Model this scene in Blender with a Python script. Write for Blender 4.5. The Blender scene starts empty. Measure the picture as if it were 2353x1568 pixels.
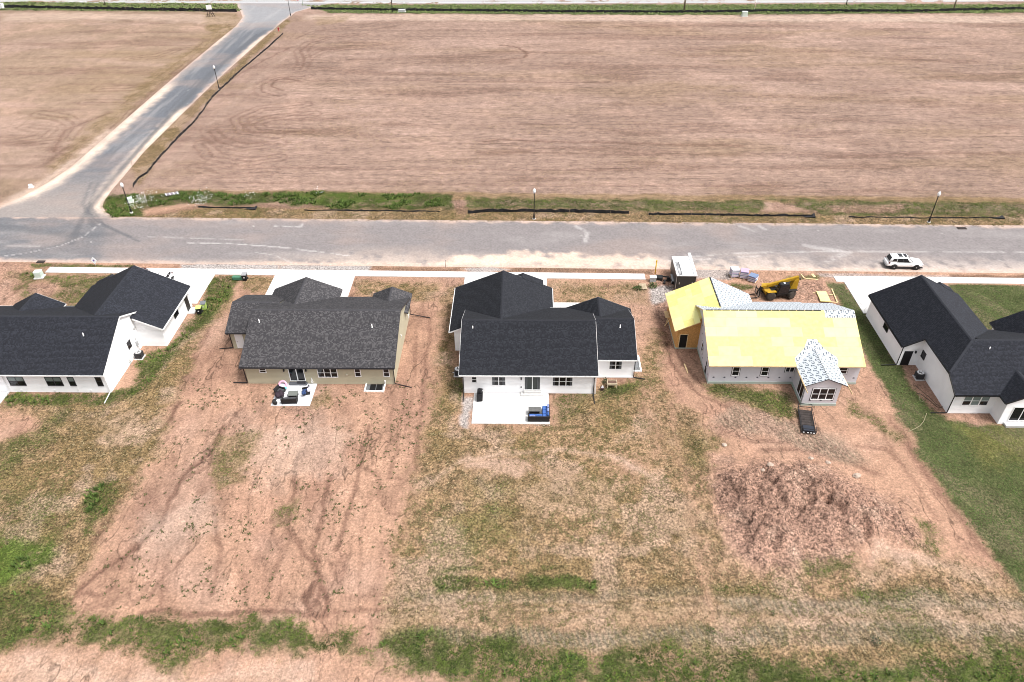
import bpy, bmesh, math, random
import numpy as np
from mathutils import Matrix, Vector
random.seed(7); rng = np.random.default_rng(7)
sc = bpy.context.scene
COL = sc.collection
# ------------------------------------------------------------------ camera
FPX, PITCH, YAW, ROLL, CAMZ = 1720.0, math.radians(37.334), math.radians(1.2457), math.radians(-0.4843), 56.0
SURV_W, SURV_H = 2353.0, 1568.0
FW = Vector((-math.sin(YAW)*math.cos(PITCH), math.cos(YAW)*math.cos(PITCH), -math.sin(PITCH)))
_r = Vector((math.cos(YAW), math.sin(YAW), 0)); _u = _r.cross(FW)
RT = math.cos(ROLL)*_r + math.sin(ROLL)*_u
UP = -math.sin(ROLL)*_r + math.cos(ROLL)*_u
cam = bpy.data.cameras.new('camera'); cam.sensor_width = 36; cam.lens = FPX/SURV_W*36
cam.clip_start = 0.5; cam.clip_end = 8000
camo = bpy.data.objects.new('camera', cam); COL.objects.link(camo)
camo.matrix_world = Matrix(((RT.x, UP.x, -FW.x, 0), (RT.y, UP.y, -FW.y, 0), (RT.z, UP.z, -FW.z, CAMZ), (0, 0, 0, 1)))
sc.camera = camo
# ------------------------------------------------------------------ sky, sun, exposure
SUN_EL, SUN_AZ = math.radians(63), math.radians(112)      # azimuth clockwise from +Y
w = bpy.data.worlds.new('World'); sc.world = w; w.use_nodes = True
nt = w.node_tree; bg = nt.nodes['Background']
sky = nt.nodes.new('ShaderNodeTexSky'); sky.sky_type = 'NISHITA'; sky.sun_disc = False
sky.sun_elevation = SUN_EL; sky.sun_rotation = SUN_AZ; sky.air_density = 1.0; sky.dust_density = 6.0; sky.ozone_density = 1.0
hs = nt.nodes.new('ShaderNodeHueSaturation'); hs.inputs['Saturation'].default_value = 0.22   # thin overcast: nearly neutral sky
nt.links.new(sky.outputs[0], hs.inputs['Color']); nt.links.new(hs.outputs[0], bg.inputs[0]); bg.inputs[1].default_value = 0.135
sl = bpy.data.lights.new('sun', 'SUN'); sl.energy = 2.0; sl.angle = math.radians(18); sl.color = (1, .965, .92)
so = bpy.data.objects.new('sun', sl); COL.objects.link(so)
sd = Vector((math.sin(SUN_AZ)*math.cos(SUN_EL), math.cos(SUN_AZ)*math.cos(SUN_EL), math.sin(SUN_EL)))
so.rotation_euler = sd.to_track_quat('Z', 'Y').to_euler(); so.location = sd*300
vs = sc.view_settings; vs.view_transform = 'Standard'; vs.look = 'None'; vs.exposure = 0.88; vs.gamma = 1.0; vs.use_curve_mapping = False
sc.cycles.max_bounces = 6; sc.cycles.diffuse_bounces = 3; sc.cycles.glossy_bounces = 2; sc.cycles.transmission_bounces = 2
sc.cycles.use_denoising = True; sc.cycles.filter_width = 1.0

# ------------------------------------------------------------------ helpers
def G(u, v, z=0.0):
    """surveyed sight line (full survey frame 2353 x 1568) to a point on the level z"""
    d = RT*((u-SURV_W/2)/FPX) - UP*((v-SURV_H/2)/FPX) + FW
    t = (z-CAMZ)/d.z
    return (d.x*t, d.y*t)
def GS(x, y, z=0.0): return G(x*.76595, y*.76595, z)
def ZG(x0, y0, k):
    return lambda a, b, z=0.0: GS(x0+a*k, y0+b*k, z)

MATS = {}
def mat(name, col, rough=.8, metal=0.0, spec=.3, var=.0, scale=3.0, bump=0.0, bscale=20.0, col2=None, stretch=(1, 1, 1), emit=0):
    if name in MATS: return MATS[name]
    m = bpy.data.materials.new(name); m.use_nodes = True; t = m.node_tree; b = t.nodes['Principled BSDF']
    b.inputs['Roughness'].default_value = rough; b.inputs['Metallic'].default_value = metal
    b.inputs['Specular IOR Level'].default_value = spec
    c = tuple(col)+(1,)
    b.inputs['Base Color'].default_value = c
    if var or col2 or bump:
        tc = t.nodes.new('ShaderNodeTexCoord'); mp = t.nodes.new('ShaderNodeMapping'); mp.inputs['Scale'].default_value = stretch
        t.links.new(tc.outputs['Object'], mp.inputs[0])
    if var or col2:
        n = t.nodes.new('ShaderNodeTexNoise'); n.inputs['Scale'].default_value = scale; n.inputs['Detail'].default_value = 5
        t.links.new(mp.outputs[0], n.inputs['Vector'])
        mx = t.nodes.new('ShaderNodeMix'); mx.data_type = 'RGBA'
        a = tuple(max(0, x*(1-var)) for x in col); d = tuple(x*(1+var) for x in col)
        if col2: a, d = col, col2
        mx.inputs['A'].default_value = tuple(a)+(1,); mx.inputs['B'].default_value = tuple(d)+(1,)
        rp = t.nodes.new('ShaderNodeMapRange'); rp.inputs[1].default_value = .3; rp.inputs[2].default_value = .7
        t.links.new(n.outputs[0], rp.inputs[0]); t.links.new(rp.outputs[0], mx.inputs['Factor']); t.links.new(mx.outputs['Result'], b.inputs['Base Color'])
    if bump:
        n2 = t.nodes.new('ShaderNodeTexNoise'); n2.inputs['Scale'].default_value = bscale; n2.inputs['Detail'].default_value = 4
        t.links.new(mp.outputs[0], n2.inputs['Vector'])
        bp = t.nodes.new('ShaderNodeBump'); bp.inputs['Strength'].default_value = bump; bp.inputs['Distance'].default_value = .05
        t.links.new(n2.outputs[0], bp.inputs['Height']); t.links.new(bp.outputs[0], b.inputs['Normal'])
    MATS[name] = m
    return m
def siding(name, col, step=.18, vert=False):
    """lap siding: slanted laps as relief, weathering noise"""
    if name in MATS: return MATS[name]
    m = mat(name, col, .55, var=.05, scale=.6); t = m.node_tree; b = t.nodes['Principled BSDF']
    g = t.nodes.new('ShaderNodeNewGeometry'); s = t.nodes.new('ShaderNodeSeparateXYZ'); t.links.new(g.outputs['Position'], s.inputs[0])
    d = t.nodes.new('ShaderNodeMath'); d.operation = 'DIVIDE'; d.inputs[1].default_value = step; t.links.new(s.outputs['Z'], d.inputs[0])
    f = t.nodes.new('ShaderNodeMath'); f.operation = 'FRACT'; t.links.new(d.outputs[0], f.inputs[0])
    i = t.nodes.new('ShaderNodeMath'); i.operation = 'SUBTRACT'; i.inputs[0].default_value = 1; t.links.new(f.outputs[0], i.inputs[1])
    bp = t.nodes.new('ShaderNodeBump'); bp.inputs['Strength'].default_value = .9; bp.inputs['Distance'].default_value = .03
    t.links.new(i.outputs[0], bp.inputs['Height']); t.links.new(bp.outputs[0], b.inputs['Normal'])
    return m

class MB:
    def __init__(s, org=(0, 0, 0)): s.v = []; s.f = []; s.o = org
    def P(s, p): s.v.append((p[0]-s.o[0], p[1]-s.o[1], p[2]-s.o[2])); return len(s.v)-1
    def quad(s, *ps): s.f.append(tuple(s.P(p) for p in ps)); return s
    def hexa(s, b, t):
        i = [s.P(p) for p in b]+[s.P(p) for p in t]; n = len(b)
        s.f.append(tuple(reversed(i[:n]))); s.f.append(tuple(i[n:]))
        for k in range(n): s.f.append((i[k], i[(k+1) % n], i[n+(k+1) % n], i[n+k]))
        return s
    def box(s, x0, x1, y0, y1, z0, z1):
        return s.hexa([(x0, y0, z0), (x1, y0, z0), (x1, y1, z0), (x0, y1, z0)], [(x0, y0, z1), (x1, y0, z1), (x1, y1, z1), (x0, y1, z1)])
    def cbox(s, c, d, rz=0, taper=1.0):
        ca, sa = math.cos(rz), math.sin(rz); q = []
        for k, z in ((1.0, -1), (taper, 1)):
            for a, b in ((-1, -1), (1, -1), (1, 1), (-1, 1)):
                x, y = a*d[0]/2*k, b*d[1]/2*k
                q.append((c[0]+x*ca-y*sa, c[1]+x*sa+y*ca, c[2]+z*d[2]/2))
        return s.hexa(q[:4], q[4:])
    def extr(s, poly, vec):
        return s.hexa(poly, [tuple(a+b for a, b in zip(p, vec)) for p in poly])
    def bar(s, p, q, w, h, up=(0, 0, 1)):
        p, q, up = Vector(p), Vector(q), Vector(up); d = (q-p).normalized()
        sd_ = d.cross(up)
        if sd_.length < 1e-4: sd_ = d.cross(Vector((0, 1, 0)))
        sd_.normalize(); u = sd_.cross(d)
        c = [(-w/2, -h/2), (w/2, -h/2), (w/2, h/2), (-w/2, h/2)]
        return s.hexa([p+sd_*a+u*b for a, b in c], [q+sd_*a+u*b for a, b in c])
    def tube(s, pts, r, n=7, cap=True):
        pts = [Vector(p) for p in pts]; rings = []; rs = r if isinstance(r, (list, tuple)) else [r]*len(pts)
        for i, p in enumerate(pts):
            d = (pts[min(i+1, len(pts)-1)]-pts[max(i-1, 0)]).normalized()
            a = d.cross(Vector((0, 0, 1)))
            if a.length < .05: a = d.cross(Vector((1, 0, 0)))
            a.normalize(); b = a.cross(d)
            rings.append([s.P(p+(a*math.cos(k*2*math.pi/n)+b*math.sin(k*2*math.pi/n))*rs[i]) for k in range(n)])
        for A, B in zip(rings, rings[1:]):
            for k in range(n): s.f.append((A[k], A[(k+1) % n], B[(k+1) % n], B[k]))
        if cap: s.f.append(tuple(reversed(rings[0]))); s.f.append(tuple(rings[-1]))
        return s
    def lathe(s, c, prof, n=16, axis='z'):
        rings = []
        for r, z in prof:
            R_ = []
            for k in range(n):
                a = k*2*math.pi/n; x, y = r*math.cos(a), r*math.sin(a)
                R_.append(s.P((c[0]+x, c[1]+y, c[2]+z) if axis == 'z' else ((c[0]+x, c[1]+z, c[2]+y) if axis == 'y' else (c[0]+z, c[1]+x, c[2]+y))))
            rings.append(R_)
        for A, B in zip(rings, rings[1:]):
            for k in range(n): s.f.append((A[k], A[(k+1) % n], B[(k+1) % n], B[k]))
        s.f.append(tuple(reversed(rings[0]))); s.f.append(tuple(rings[-1]))
        return s
    def build(s, name, m, parent=None, loc=None, rz=0, smooth=False, bevel=0, seg=2):
        me = bpy.data.meshes.new(name); me.from_pydata([tuple(p) for p in s.v], [], s.f)
        bm = bmesh.new(); bm.from_mesh(me)
        bmesh.ops.recalc_face_normals(bm, faces=bm.faces)
        if bevel:
            bmesh.ops.remove_doubles(bm, verts=bm.verts, dist=1e-4)
            bmesh.ops.bevel(bm, geom=list(bm.edges), offset=bevel, segments=seg, affect='EDGES', clamp_overlap=True)
        bm.to_mesh(me); bm.free()
        if smooth: me.polygons.foreach_set('use_smooth', [True]*len(me.polygons))
        me.materials.append(m)
        o = bpy.data.objects.new(name, me); COL.objects.link(o)
        if parent: o.parent = parent
        if loc: o.location = loc
        if rz: o.rotation_euler.z = rz
        return o
def tag(o, label=None, cat=None, group=None, kind=None):
    if label: o['label'] = label
    if cat: o['category'] = cat
    if group: o['group'] = group
    if kind: o['kind'] = kind
    return o
def thing(name, label, cat, loc=(0, 0, 0), rz=0, group=None):
    o = bpy.data.objects.new(name, None); COL.objects.link(o); o.empty_display_size = .3
    o.location = loc; o.rotation_euler.z = rz
    return tag(o, label, cat, group)
def copy_tree(o, parent=None):
    c = o.copy(); COL.objects.link(c); c.parent = parent
    for ch in [x for x in bpy.data.objects if x.parent == o]: copy_tree(ch, c)
    return c
def np_mesh(name, verts, quads, m, attrs=None, tris=False, parent=None, smooth=False):
    """big mesh from arrays; attrs: name -> (n,4) per vertex colours"""
    me = bpy.data.meshes.new(name); n = 3 if tris else 4
    me.vertices.add(len(verts)); me.vertices.foreach_set('co', np.asarray(verts, np.float32).ravel())
    me.loops.add(quads.size); me.loops.foreach_set('vertex_index', quads.astype(np.int32).ravel())
    me.polygons.add(len(quads)); me.polygons.foreach_set('loop_start', np.arange(0, quads.size, n, dtype=np.int32))
    try: me.polygons.foreach_set('loop_total', np.full(len(quads), n, np.int32))
    except Exception: pass
    if smooth: me.polygons.foreach_set('use_smooth', np.ones(len(quads), bool))
    for k, a in (attrs or {}).items():
        ca = me.attributes.new(k, 'FLOAT_COLOR', 'POINT'); ca.data.foreach_set('color', np.asarray(a, np.float32).ravel())
    me.update(); me.validate()
    me.materials.append(m)
    o = bpy.data.objects.new(name, me); COL.objects.link(o)
    if parent: o.parent = parent
    return o
def hsh(ix, iy, s):
    v = np.sin(ix*127.1+iy*311.7+s*74.7)*43758.5453
    return v-np.floor(v)
def vn(x, y, s=0):
    ix, iy = np.floor(x), np.floor(y); fx, fy = x-ix, y-iy
    fx = fx*fx*(3-2*fx); fy = fy*fy*(3-2*fy)
    a, b, c, d = hsh(ix, iy, s), hsh(ix+1, iy, s), hsh(ix, iy+1, s), hsh(ix+1, iy+1, s)
    return (a*(1-fx)+b*fx)*(1-fy)+(c*(1-fx)+d*fx)*fy
def fbm(x, y, o=4, s=0):
    t = 0; a = .5; n = 0
    for k in range(o): t = t+a*vn(x*2**k+k*13.7, y*2**k-k*7.3, s+k); n += a; a *= .55
    return t/n
def sst(e0, e1, x):
    t = np.clip((x-e0)/(e1-e0), 0, 1); return t*t*(3-2*t)
def poly_sd(x, y, pts):
    """signed distance, positive inside"""
    d = np.full(x.shape, 1e9); ins = np.zeros(x.shape, bool); n = len(pts)
    for i in range(n):
        (x0, y0), (x1, y1) = pts[i], pts[(i+1) % n]
        ex, ey = x1-x0, y1-y0; L = ex*ex+ey*ey+1e-9
        t = np.clip(((x-x0)*ex+(y-y0)*ey)/L, 0, 1)
        d = np.minimum(d, (x-x0-t*ex)**2+(y-y0-t*ey)**2)
        if abs(ey) > 1e-9:
            c = ((y0 > y) != (y1 > y)) & (x < (x1-x0)*(y-y0)/(y1-y0)+x0); ins ^= c
    d = np.sqrt(d); return np.where(ins, d, -d)
def stroke_d(x, y, pts):
    d = np.full(x.shape, 1e9)
    for (x0, y0), (x1, y1) in zip(pts, pts[1:]):
        ex, ey = x1-x0, y1-y0; L = ex*ex+ey*ey+1e-9
        t = np.clip(((x-x0)*ex+(y-y0)*ey)/L, 0, 1)
        d = np.minimum(d, (x-x0-t*ex)**2+(y-y0-t*ey)**2)
    return np.sqrt(d)
def masked(x, y, pts, pad, fn):
    xs = [p[0] for p in pts]; ys = [p[1] for p in pts]
    sel = (x > min(xs)-pad) & (x < max(xs)+pad) & (y > min(ys)-pad) & (y < max(ys)+pad)
    out = np.zeros(x.shape)
    if sel.any(): out[sel] = fn(x[sel], y[sel])
    return out

# ------------------------------------------------------------------ the ground: what grows and lies where
SL = -0.0155                                         # the street runs slightly skew to the houses
def yl(c, x): return c+SL*x
ROADN, ROADF, SWF, SWN = 90.5, 103.75, 89.2, 87.75
ZA = lambda a, b: (a*.4138, 919.1+b*.4138)           # survey sheets (left yard, middle yard, right yard)
ZB = lambda a, b: (766+a*.3893, 957.4+b*.3893)
ZC = lambda a, b: (1532+a*.3893, 957.4+b*.3893)
REG = [  # layer, amount, feather (m), ragged (m), outline
 ('gg', .95, .7, .8, [(300,890),(330,815),(385,800),(450,722),(470,690),(480,640),(498,636),(545,636),(538,668),(475,745),(405,812),(372,850),(322,905),(250,930),(15,935),(12,903),(240,905)]),
 ('dd', .95, 1.2, 1.5, [(0,930),(250,925),(330,880),(410,790),(460,720),(515,660),(530,690),(450,790),(420,870),(385,960),(345,1060),(290,1130),(230,1230),(190,1330),(150,1430),(-60,1500),(-140,1200)]),
 ('gg', .55, 2., 2.5, [(0,1000),(110,960),(190,935),(120,1010),(30,1090),(-60,1110)]),
 ('gg', .45, 2., 2.5, [(0,1120),(60,1105),(150,1180),(130,1240),(0,1220)]),
 ('gg', .95, 1., 1.5, [(-60,1210),(20,1225),(115,1240),(120,1290),(60,1330),(-60,1345)]), ('brt', .9, 1.5, 1.5, [(-60,1210),(20,1225),(115,1240),(120,1290),(60,1330),(-60,1345)]),
 ('gg', .85, 1.2, 1.5, [(-60,1345),(60,1335),(150,1395),(165,1420),(150,1490),(60,1500),(-60,1490)]),
 ('gg', 1., .5, .8, [(188,1160),(205,1120),(235,1102),(268,1108),(266,1150),(240,1185),(215,1212),(188,1185)]),
 ('gg', .6, .5, .7, [(190,1215),(225,1195),(220,1225),(195,1235)]),
 ('bare', 1., 1., 1., [(-60,940),(70,945),(98,965),(85,990),(20,1010),(-60,1040)]),
 ('gg', .95, .9, 1.8, [(165,1445),(215,1432),(330,1428),(430,1440),(560,1432),(640,1428),(720,1445),(830,1462),(870,1480),(850,1500),(700,1500),(680,1525),(640,1512),(560,1495),(470,1500),(400,1528),(300,1495),(160,1492)]),
 ('gg', 1.1, 1.2, 1.6, [(865,1468),(900,1455),(1180,1465),(1240,1498),(1640,1488),(1850,1500),(2000,1545),(2250,1500),(2400,1480),(2400,1610),(1300,1610),(1120,1560),(980,1555),(900,1500)]),
 ('dd', .8, .8, 1., [(890,1440),(1620,1430),(2353,1440),(2420,1500),(2000,1540),(1600,1490),(1240,1490),(880,1475)]),
 ('dd', .9, 1.2, 1.2, [(1045,880),(1065,985),(1275,980),(1380,890),(1455,870),(1470,860),(1505,760),(1530,900),(1570,1120),(1600,1300),(1620,1432),(886,1445),(925,1230),(960,1080),(990,930),(1015,770),(1040,740)]),
 ('dd', .8, 1., 1., [(1025,660),(1060,655),(1060,690),(1042,740),(1020,760)]),
 ('bare', .75, 1.2, 1.2, [(1055,1060),(1130,1040),(1220,1055),(1240,1085),(1180,1090),(1100,1090)]),
 ('bare', .7, 1.2, 1.2, [(1390,1060),(1460,1050),(1510,1085),(1470,1100),(1420,1085)]),
 ('bare', .55, 1.2, 1.2, [(1270,1085),(1330,1085),(1310,1105),(1270,1100)]),
 ('bare', .6, 1., 1., [(1460,880),(1500,880),(1540,1060),(1500,1060)]),
 ('gg', .36, 1.8, 2.4, [(1020,1170),(1090,1130),(1130,1080),(1200,1090),(1180,1170),(1120,1260),(1050,1290),(1010,1260)]),
 ('brt', .8, 1.5, 1.6, [(1020,1190),(1150,1170),(1190,1220),(1120,1270),(1020,1270)]),
 ('gg', .9, .35, .6, [(985,1328),(1060,1322),(1200,1330),(1280,1318),(1380,1335),(1370,1352),(1240,1352),(1100,1355),(1000,1358)]),
 ('gg', .8, .4, .6, [(995,1308),(1100,1298),(1110,1308),(1020,1320)]),('gg', .7, .3, .5, [(1240,1300),(1300,1298),(1290,1310),(1245,1310)]),
 ('gg', .6, .7, .8, [(1290,895),(1330,890),(1360,905),(1340,955),(1290,975),(1275,950)]),
 ('gg', .85, .7, .8, [(1385,895),(1440,880),(1470,865),(1475,880),(1420,915),(1385,925)]),
 ('gg', .7, .6, .8, [(1038,850),(1052,850),(1062,900),(1055,930),(1035,890)]),
 ('gg', .8, .7, .8, [(1625,885),(1690,890),(1740,900),(1820,905),(1835,955),(1790,965),(1720,930),(1640,910)]), ('dd', .9, .7, .8, [(1625,885),(1690,890),(1740,900),(1820,905),(1835,955),(1790,965),(1720,930),(1640,910)]),
 ('dd', .8, 1.5, 1.5, [(1548,930),(1600,950),(1660,1010),(1620,1080),(1610,1120),(1660,1280),(1700,1300),(1620,1330),(1580,1150)]),
 ('gg', .45, 1.5, 1.5, [(1570,1000),(1640,1000),(1640,1040),(1590,1070)]),
 ('dd', .75, 1.5, 1.8, [(1625,1300),(1800,1290),(1960,1310),(2200,1290),(2300,1330),(2420,1420),(2420,1500),(1640,1500)]),
 ('gg', .7, .6, .9, [(1820,1275),(1870,1255),(1960,1275),(1950,1312),(1850,1320)]),
 ('gg', .65, .5, .8, [(2110,1190),(2150,1210),(2172,1250),(2150,1290),(2100,1265),(2060,1250),(2060,1235),(2130,1250)]),
 ('gg', .55, .6, .8, [(1960,1350),(2170,1355),(2200,1375),(1950,1385)]), ('gg', .5, .6, .8, [(1620,1340),(1800,1345),(1790,1365),(1630,1370)]),
 ('gg', .5, .8, 1., [(1950,920),(2030,960),(2080,1010),(2060,1020),(1990,970),(1940,960)]),
 ('lawn', 1., .5, .8, [(1900,650),(1946,652),(2003,730),(2058,832),(2073,838),(2080,868),(2112,905),(2150,945),(2185,965),(2260,975),(2420,985),(2420,1420),(2353,1385),(2290,1290),(2180,1140),(2110,1040),(2075,965),(2010,860),(1975,790),(1940,720)]),
 ('lawn', 1., .25, .3, [(2178,654),(2430,657),(2430,760),(2262,757),(2240,745),(2195,690)]),
 ('yel', .8, 1.5, 1.5, [(2195,985),(2300,980),(2400,1010),(2400,1070),(2250,1065)]),
 ('bare', .9, .8, .8, [(2083,842),(2112,842),(2185,950),(2240,965),(2180,968),(2140,930),(2095,870)]),
 ('gg', .98, .6, .9, [(238,462),(262,446),(330,448),(420,440),(560,447),(720,440),(960,446),(1042,450),(1040,478),(900,482),(760,478),(640,468),(540,474),(420,468),(340,482),(318,500),(262,502),(240,484)]),
 ('brt', .7, 1., 1., [(660,440),(960,446),(940,475),(700,470)]), ('brt', .7, 1., 1., [(238,462),(330,448),(330,480),(260,500)]),
 ('gg', .8, .6, .9, [(1066,452),(1200,455),(1420,458),(1760,462),(1760,488),(1400,484),(1066,478)]),
 ('gg', .72, .6, 1., [(1760,455),(2000,462),(2400,466),(2400,500),(1900,495)]),
 ('dd', .85, .6, .8, [(320,500),(480,478),(800,482),(1060,480),(1500,488),(2400,498),(2400,526),(1200,516),(320,507)]),
 ('brn', .75, .8, .8, [(320,496),(480,470),(1060,474),(1500,482),(2400,490),(2400,530),(1200,519),(320,509)]),
 ('dd', .8, .6, .7, [(300,385),(340,340),(420,262),(520,170),(600,95),(655,45),(668,50),(630,85),(545,165),(440,270),(360,365),(318,425)]), ('brn', .5, .6, .7, [(300,385),(340,340),(420,262),(520,170),(600,95),(655,45),(668,50),(630,85),(545,165),(440,270),(360,365),(318,425)]), ('dd', .5, 1.5, 2., [(540,70),(440,140),(330,225),(210,325),(130,400),(100,390),(200,300),(330,190),(440,110),(500,70)]), ('dd', .7, 1., 1.2, [(470,30),(545,32),(556,55),(520,85),(470,70)]), ('dd', .6, 1., 1.2, [(720,40),(800,36),(790,50),(730,58)]),
 ('stub', .9, .5, .5, [(330,436),(1200,444),(2400,455),(2400,470),(1060,462),(330,452)]),
 ('gg', .7, 1., 1.2, [(70,628),(200,630),(300,634),(272,662),(240,664),(190,690),(160,700),(40,690),(30,660),(60,640)]), ('bare', .9, .8, .8, [(60,650),(120,640),(150,665),(90,685)]), ('bare', .7, .8, .8, [(180,690),(270,655),(240,690)]),
 ('gg', .75, .3, .4, [(70,606),(310,610),(305,616),(80,616)]), ('gg', .85, .8, 1., [(10,625),(110,618),(112,632),(80,645),(30,640)]),
 ('gg', .7, .8, .8, [(120,710),(200,690),(280,655),(300,640),(300,700),(200,712)]),
 ('dd', .7, .8, .8, [(812,648),(1010,650),(1000,690),(905,690),(812,680)]), ('dd', .55, .8, .8, [(1270,648),(1480,655),(1490,700),(1440,690),(1300,700),(1270,690)]),
 ('dd', .7, .6, .7, [(560,640),(640,638),(615,680),(560,660)]),
 ('gg', .4, .8, 1., [(1290,655),(1380,660),(1370,680),(1300,672)]),
 ('gg', .75, .4, .5, [(1680,650),(1735,655),(1730,670),(1690,665)]), ('gg', .6, .4, .5, [(1800,632),(1895,635),(1880,645),(1800,640)]),
 ('mud', 1., 1.6, 2.2, [(1618,1105),(1660,1075),(1760,1068),(1850,1072),(1960,1090),(2000,1130),(2080,1175),(2125,1225),(2100,1250),(2040,1235),(1960,1255),(1880,1262),(1830,1270),(1780,1295),(1715,1290),(1690,1240),(1640,1190),(1612,1140)]),
 ('mud', .8, .6, .7, [(1500,640),(1540,650),(1530,720),(1545,800),(1500,700)]), ('mud', .7, .6, .7, [(1735,640),(1880,650),(1910,690),(1820,690)]),
 ('mud', .6, 1., 1., [(1680,920),(1830,960),(1900,1000),(1990,1060),(1900,1060),(1760,1000),(1640,990)]),
 ('mud', .55, .8, .8, [(0,600),(60,606),(40,650),(0,690)]), ('mud', .6, .5, .6, [(60,655),(135,650),(120,680),(60,680)]),
 ('mud', .6, .4, .5, [(1775,462),(1830,460),(1835,480),(1780,482)]), ('mud', .7, .4, .5, [(1900,472),(2080,470),(2070,490),(1920,488)]), ('mud', .8, .4, .5, [(1035,448),(1068,448),(1075,492),(1050,492)]),
 ('grav', 1., .3, .4, [(415,606),(560,606),(640,608),(640,620),(420,620)]), ('grav', 1., .3, .4, [(640,608),(850,610),(850,622),(640,622)]),
 ('grav', .9, .3, .5, [(1060,915),(1090,915),(1085,960),(1078,985),(1062,975)]), ('grav', .8, .4, .5, [(1590,600),(1680,610),(1680,640),(1600,640)]), ('grav', .9, .4, .4, [(1490,660),(1545,660),(1540,690),(1500,700)]),
 ('grav', .9, .3, .4, [(1060,618),(1130,612),(1180,620),(1090,628)]), ('grav', .6, .3, .4, [(1880,628),(2200,634),(2200,640),(1880,638)]),
 ('brn', .7, .5, .6, [(850,612),(1060,616),(1060,626),(850,622)]), ('brn', .8, .4, .5, [(1180,612),(1500,620),(1500,632),(1160,626)]), ('brn', .9, .3, .4, [(2180,630),(2400,636),(2400,646),(2180,638)]),
 ('pale', .8, 1.2, 1., [(-20,500),(60,455),(150,395),(225,335),(260,300),(240,300),(180,350),(90,420),(-20,475)]),
 ('pale', .5, 2., 2., [(0,30),(540,34),(560,60),(300,45),(0,50)]), ('pale', .6, 1.5, 1.5, [(700,34),(2400,36),(2400,52),(700,46)]),
 ('trd', 1., .5, .8, [(1010,1440),(1190,1445),(1560,1440),(1640,1440),(2000,1425),(2420,1440),(2420,1475),(2000,1480),(1600,1478),(1240,1490),(900,1462)]), ('trd', .9, .5, .6, [(1630,1370),(1900,1375),(2100,1360),(2353,1370),(2420,1400),(2100,1402),(1700,1405)]), ('trd', .8, .5, .6, [(930,1358),(1250,1362),(1600,1360),(1610,1372),(1250,1382),(925,1378)]), ('trd', .7, .6, .6, [(1690,930),(1900,990),(2000,1060),(1950,1070),(1800,1010),(1640,970)]),
 ('pale', .45, .8, 1.2, [(900,1395),(1300,1400),(1620,1395),(1620,1430),(1200,1428),(890,1432)]), ('pale', .5, .8, 1.2, [(1640,1405),(1900,1400),(2150,1395),(2353,1415),(2353,1440),(1900,1422),(1640,1432)]), ('pale', .5, 1., 1.2, [(2000,1260),(2150,1290),(2250,1310),(2280,1350),(2150,1320),(1990,1290)]), ('pale', .45, 1.2, 1.5, [(0,1520),(300,1530),(700,1545),(700,1580),(0,1580)]),
 ('pale', .4, 1., 1.5, [(1060,1050),(1220,1050),(1240,1085),(1080,1090)]), ('pale', .4, 1., 1.5, [(1180,1110),(1330,1090),(1450,1110),(1420,1180),(1250,1200)]), ('pale', .4, 1.2, 1.5, [(210,960),(330,930),(350,980),(240,1040)]), ('pale', .35, 1.5, 2., [(560,1000),(760,980),(800,1080),(600,1120)]), ('pale', .35, 1.5, 2., [(320,1200),(470,1130),(520,1200),(380,1290)]),
 ('gg', .5, .8, 1., [(1950,1380),(2080,1370),(2180,1480),(2100,1500)]), ('gg', .45, .6, 1., [(640,1165),(690,1150),(680,1200),(640,1210)]), ('gg', .35, .8, 1.2, [(500,1010),(590,1000),(560,1110),(500,1120)]), ('dd', .5, .8, 1.2, [(500,1010),(590,1000),(560,1110),(500,1120)]), ('dd', .5, .6, 1., [(700,930),(760,895),(770,925),(730,950)]),
 ('fgrn', .8, 1.5, 1., [(-300,2),(545,10),(550,26),(-300,24)]), ('fgrn', 1., 1.2, .8, [(700,12),(2700,10),(2700,27),(1500,35),(760,30)]),
]
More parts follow.
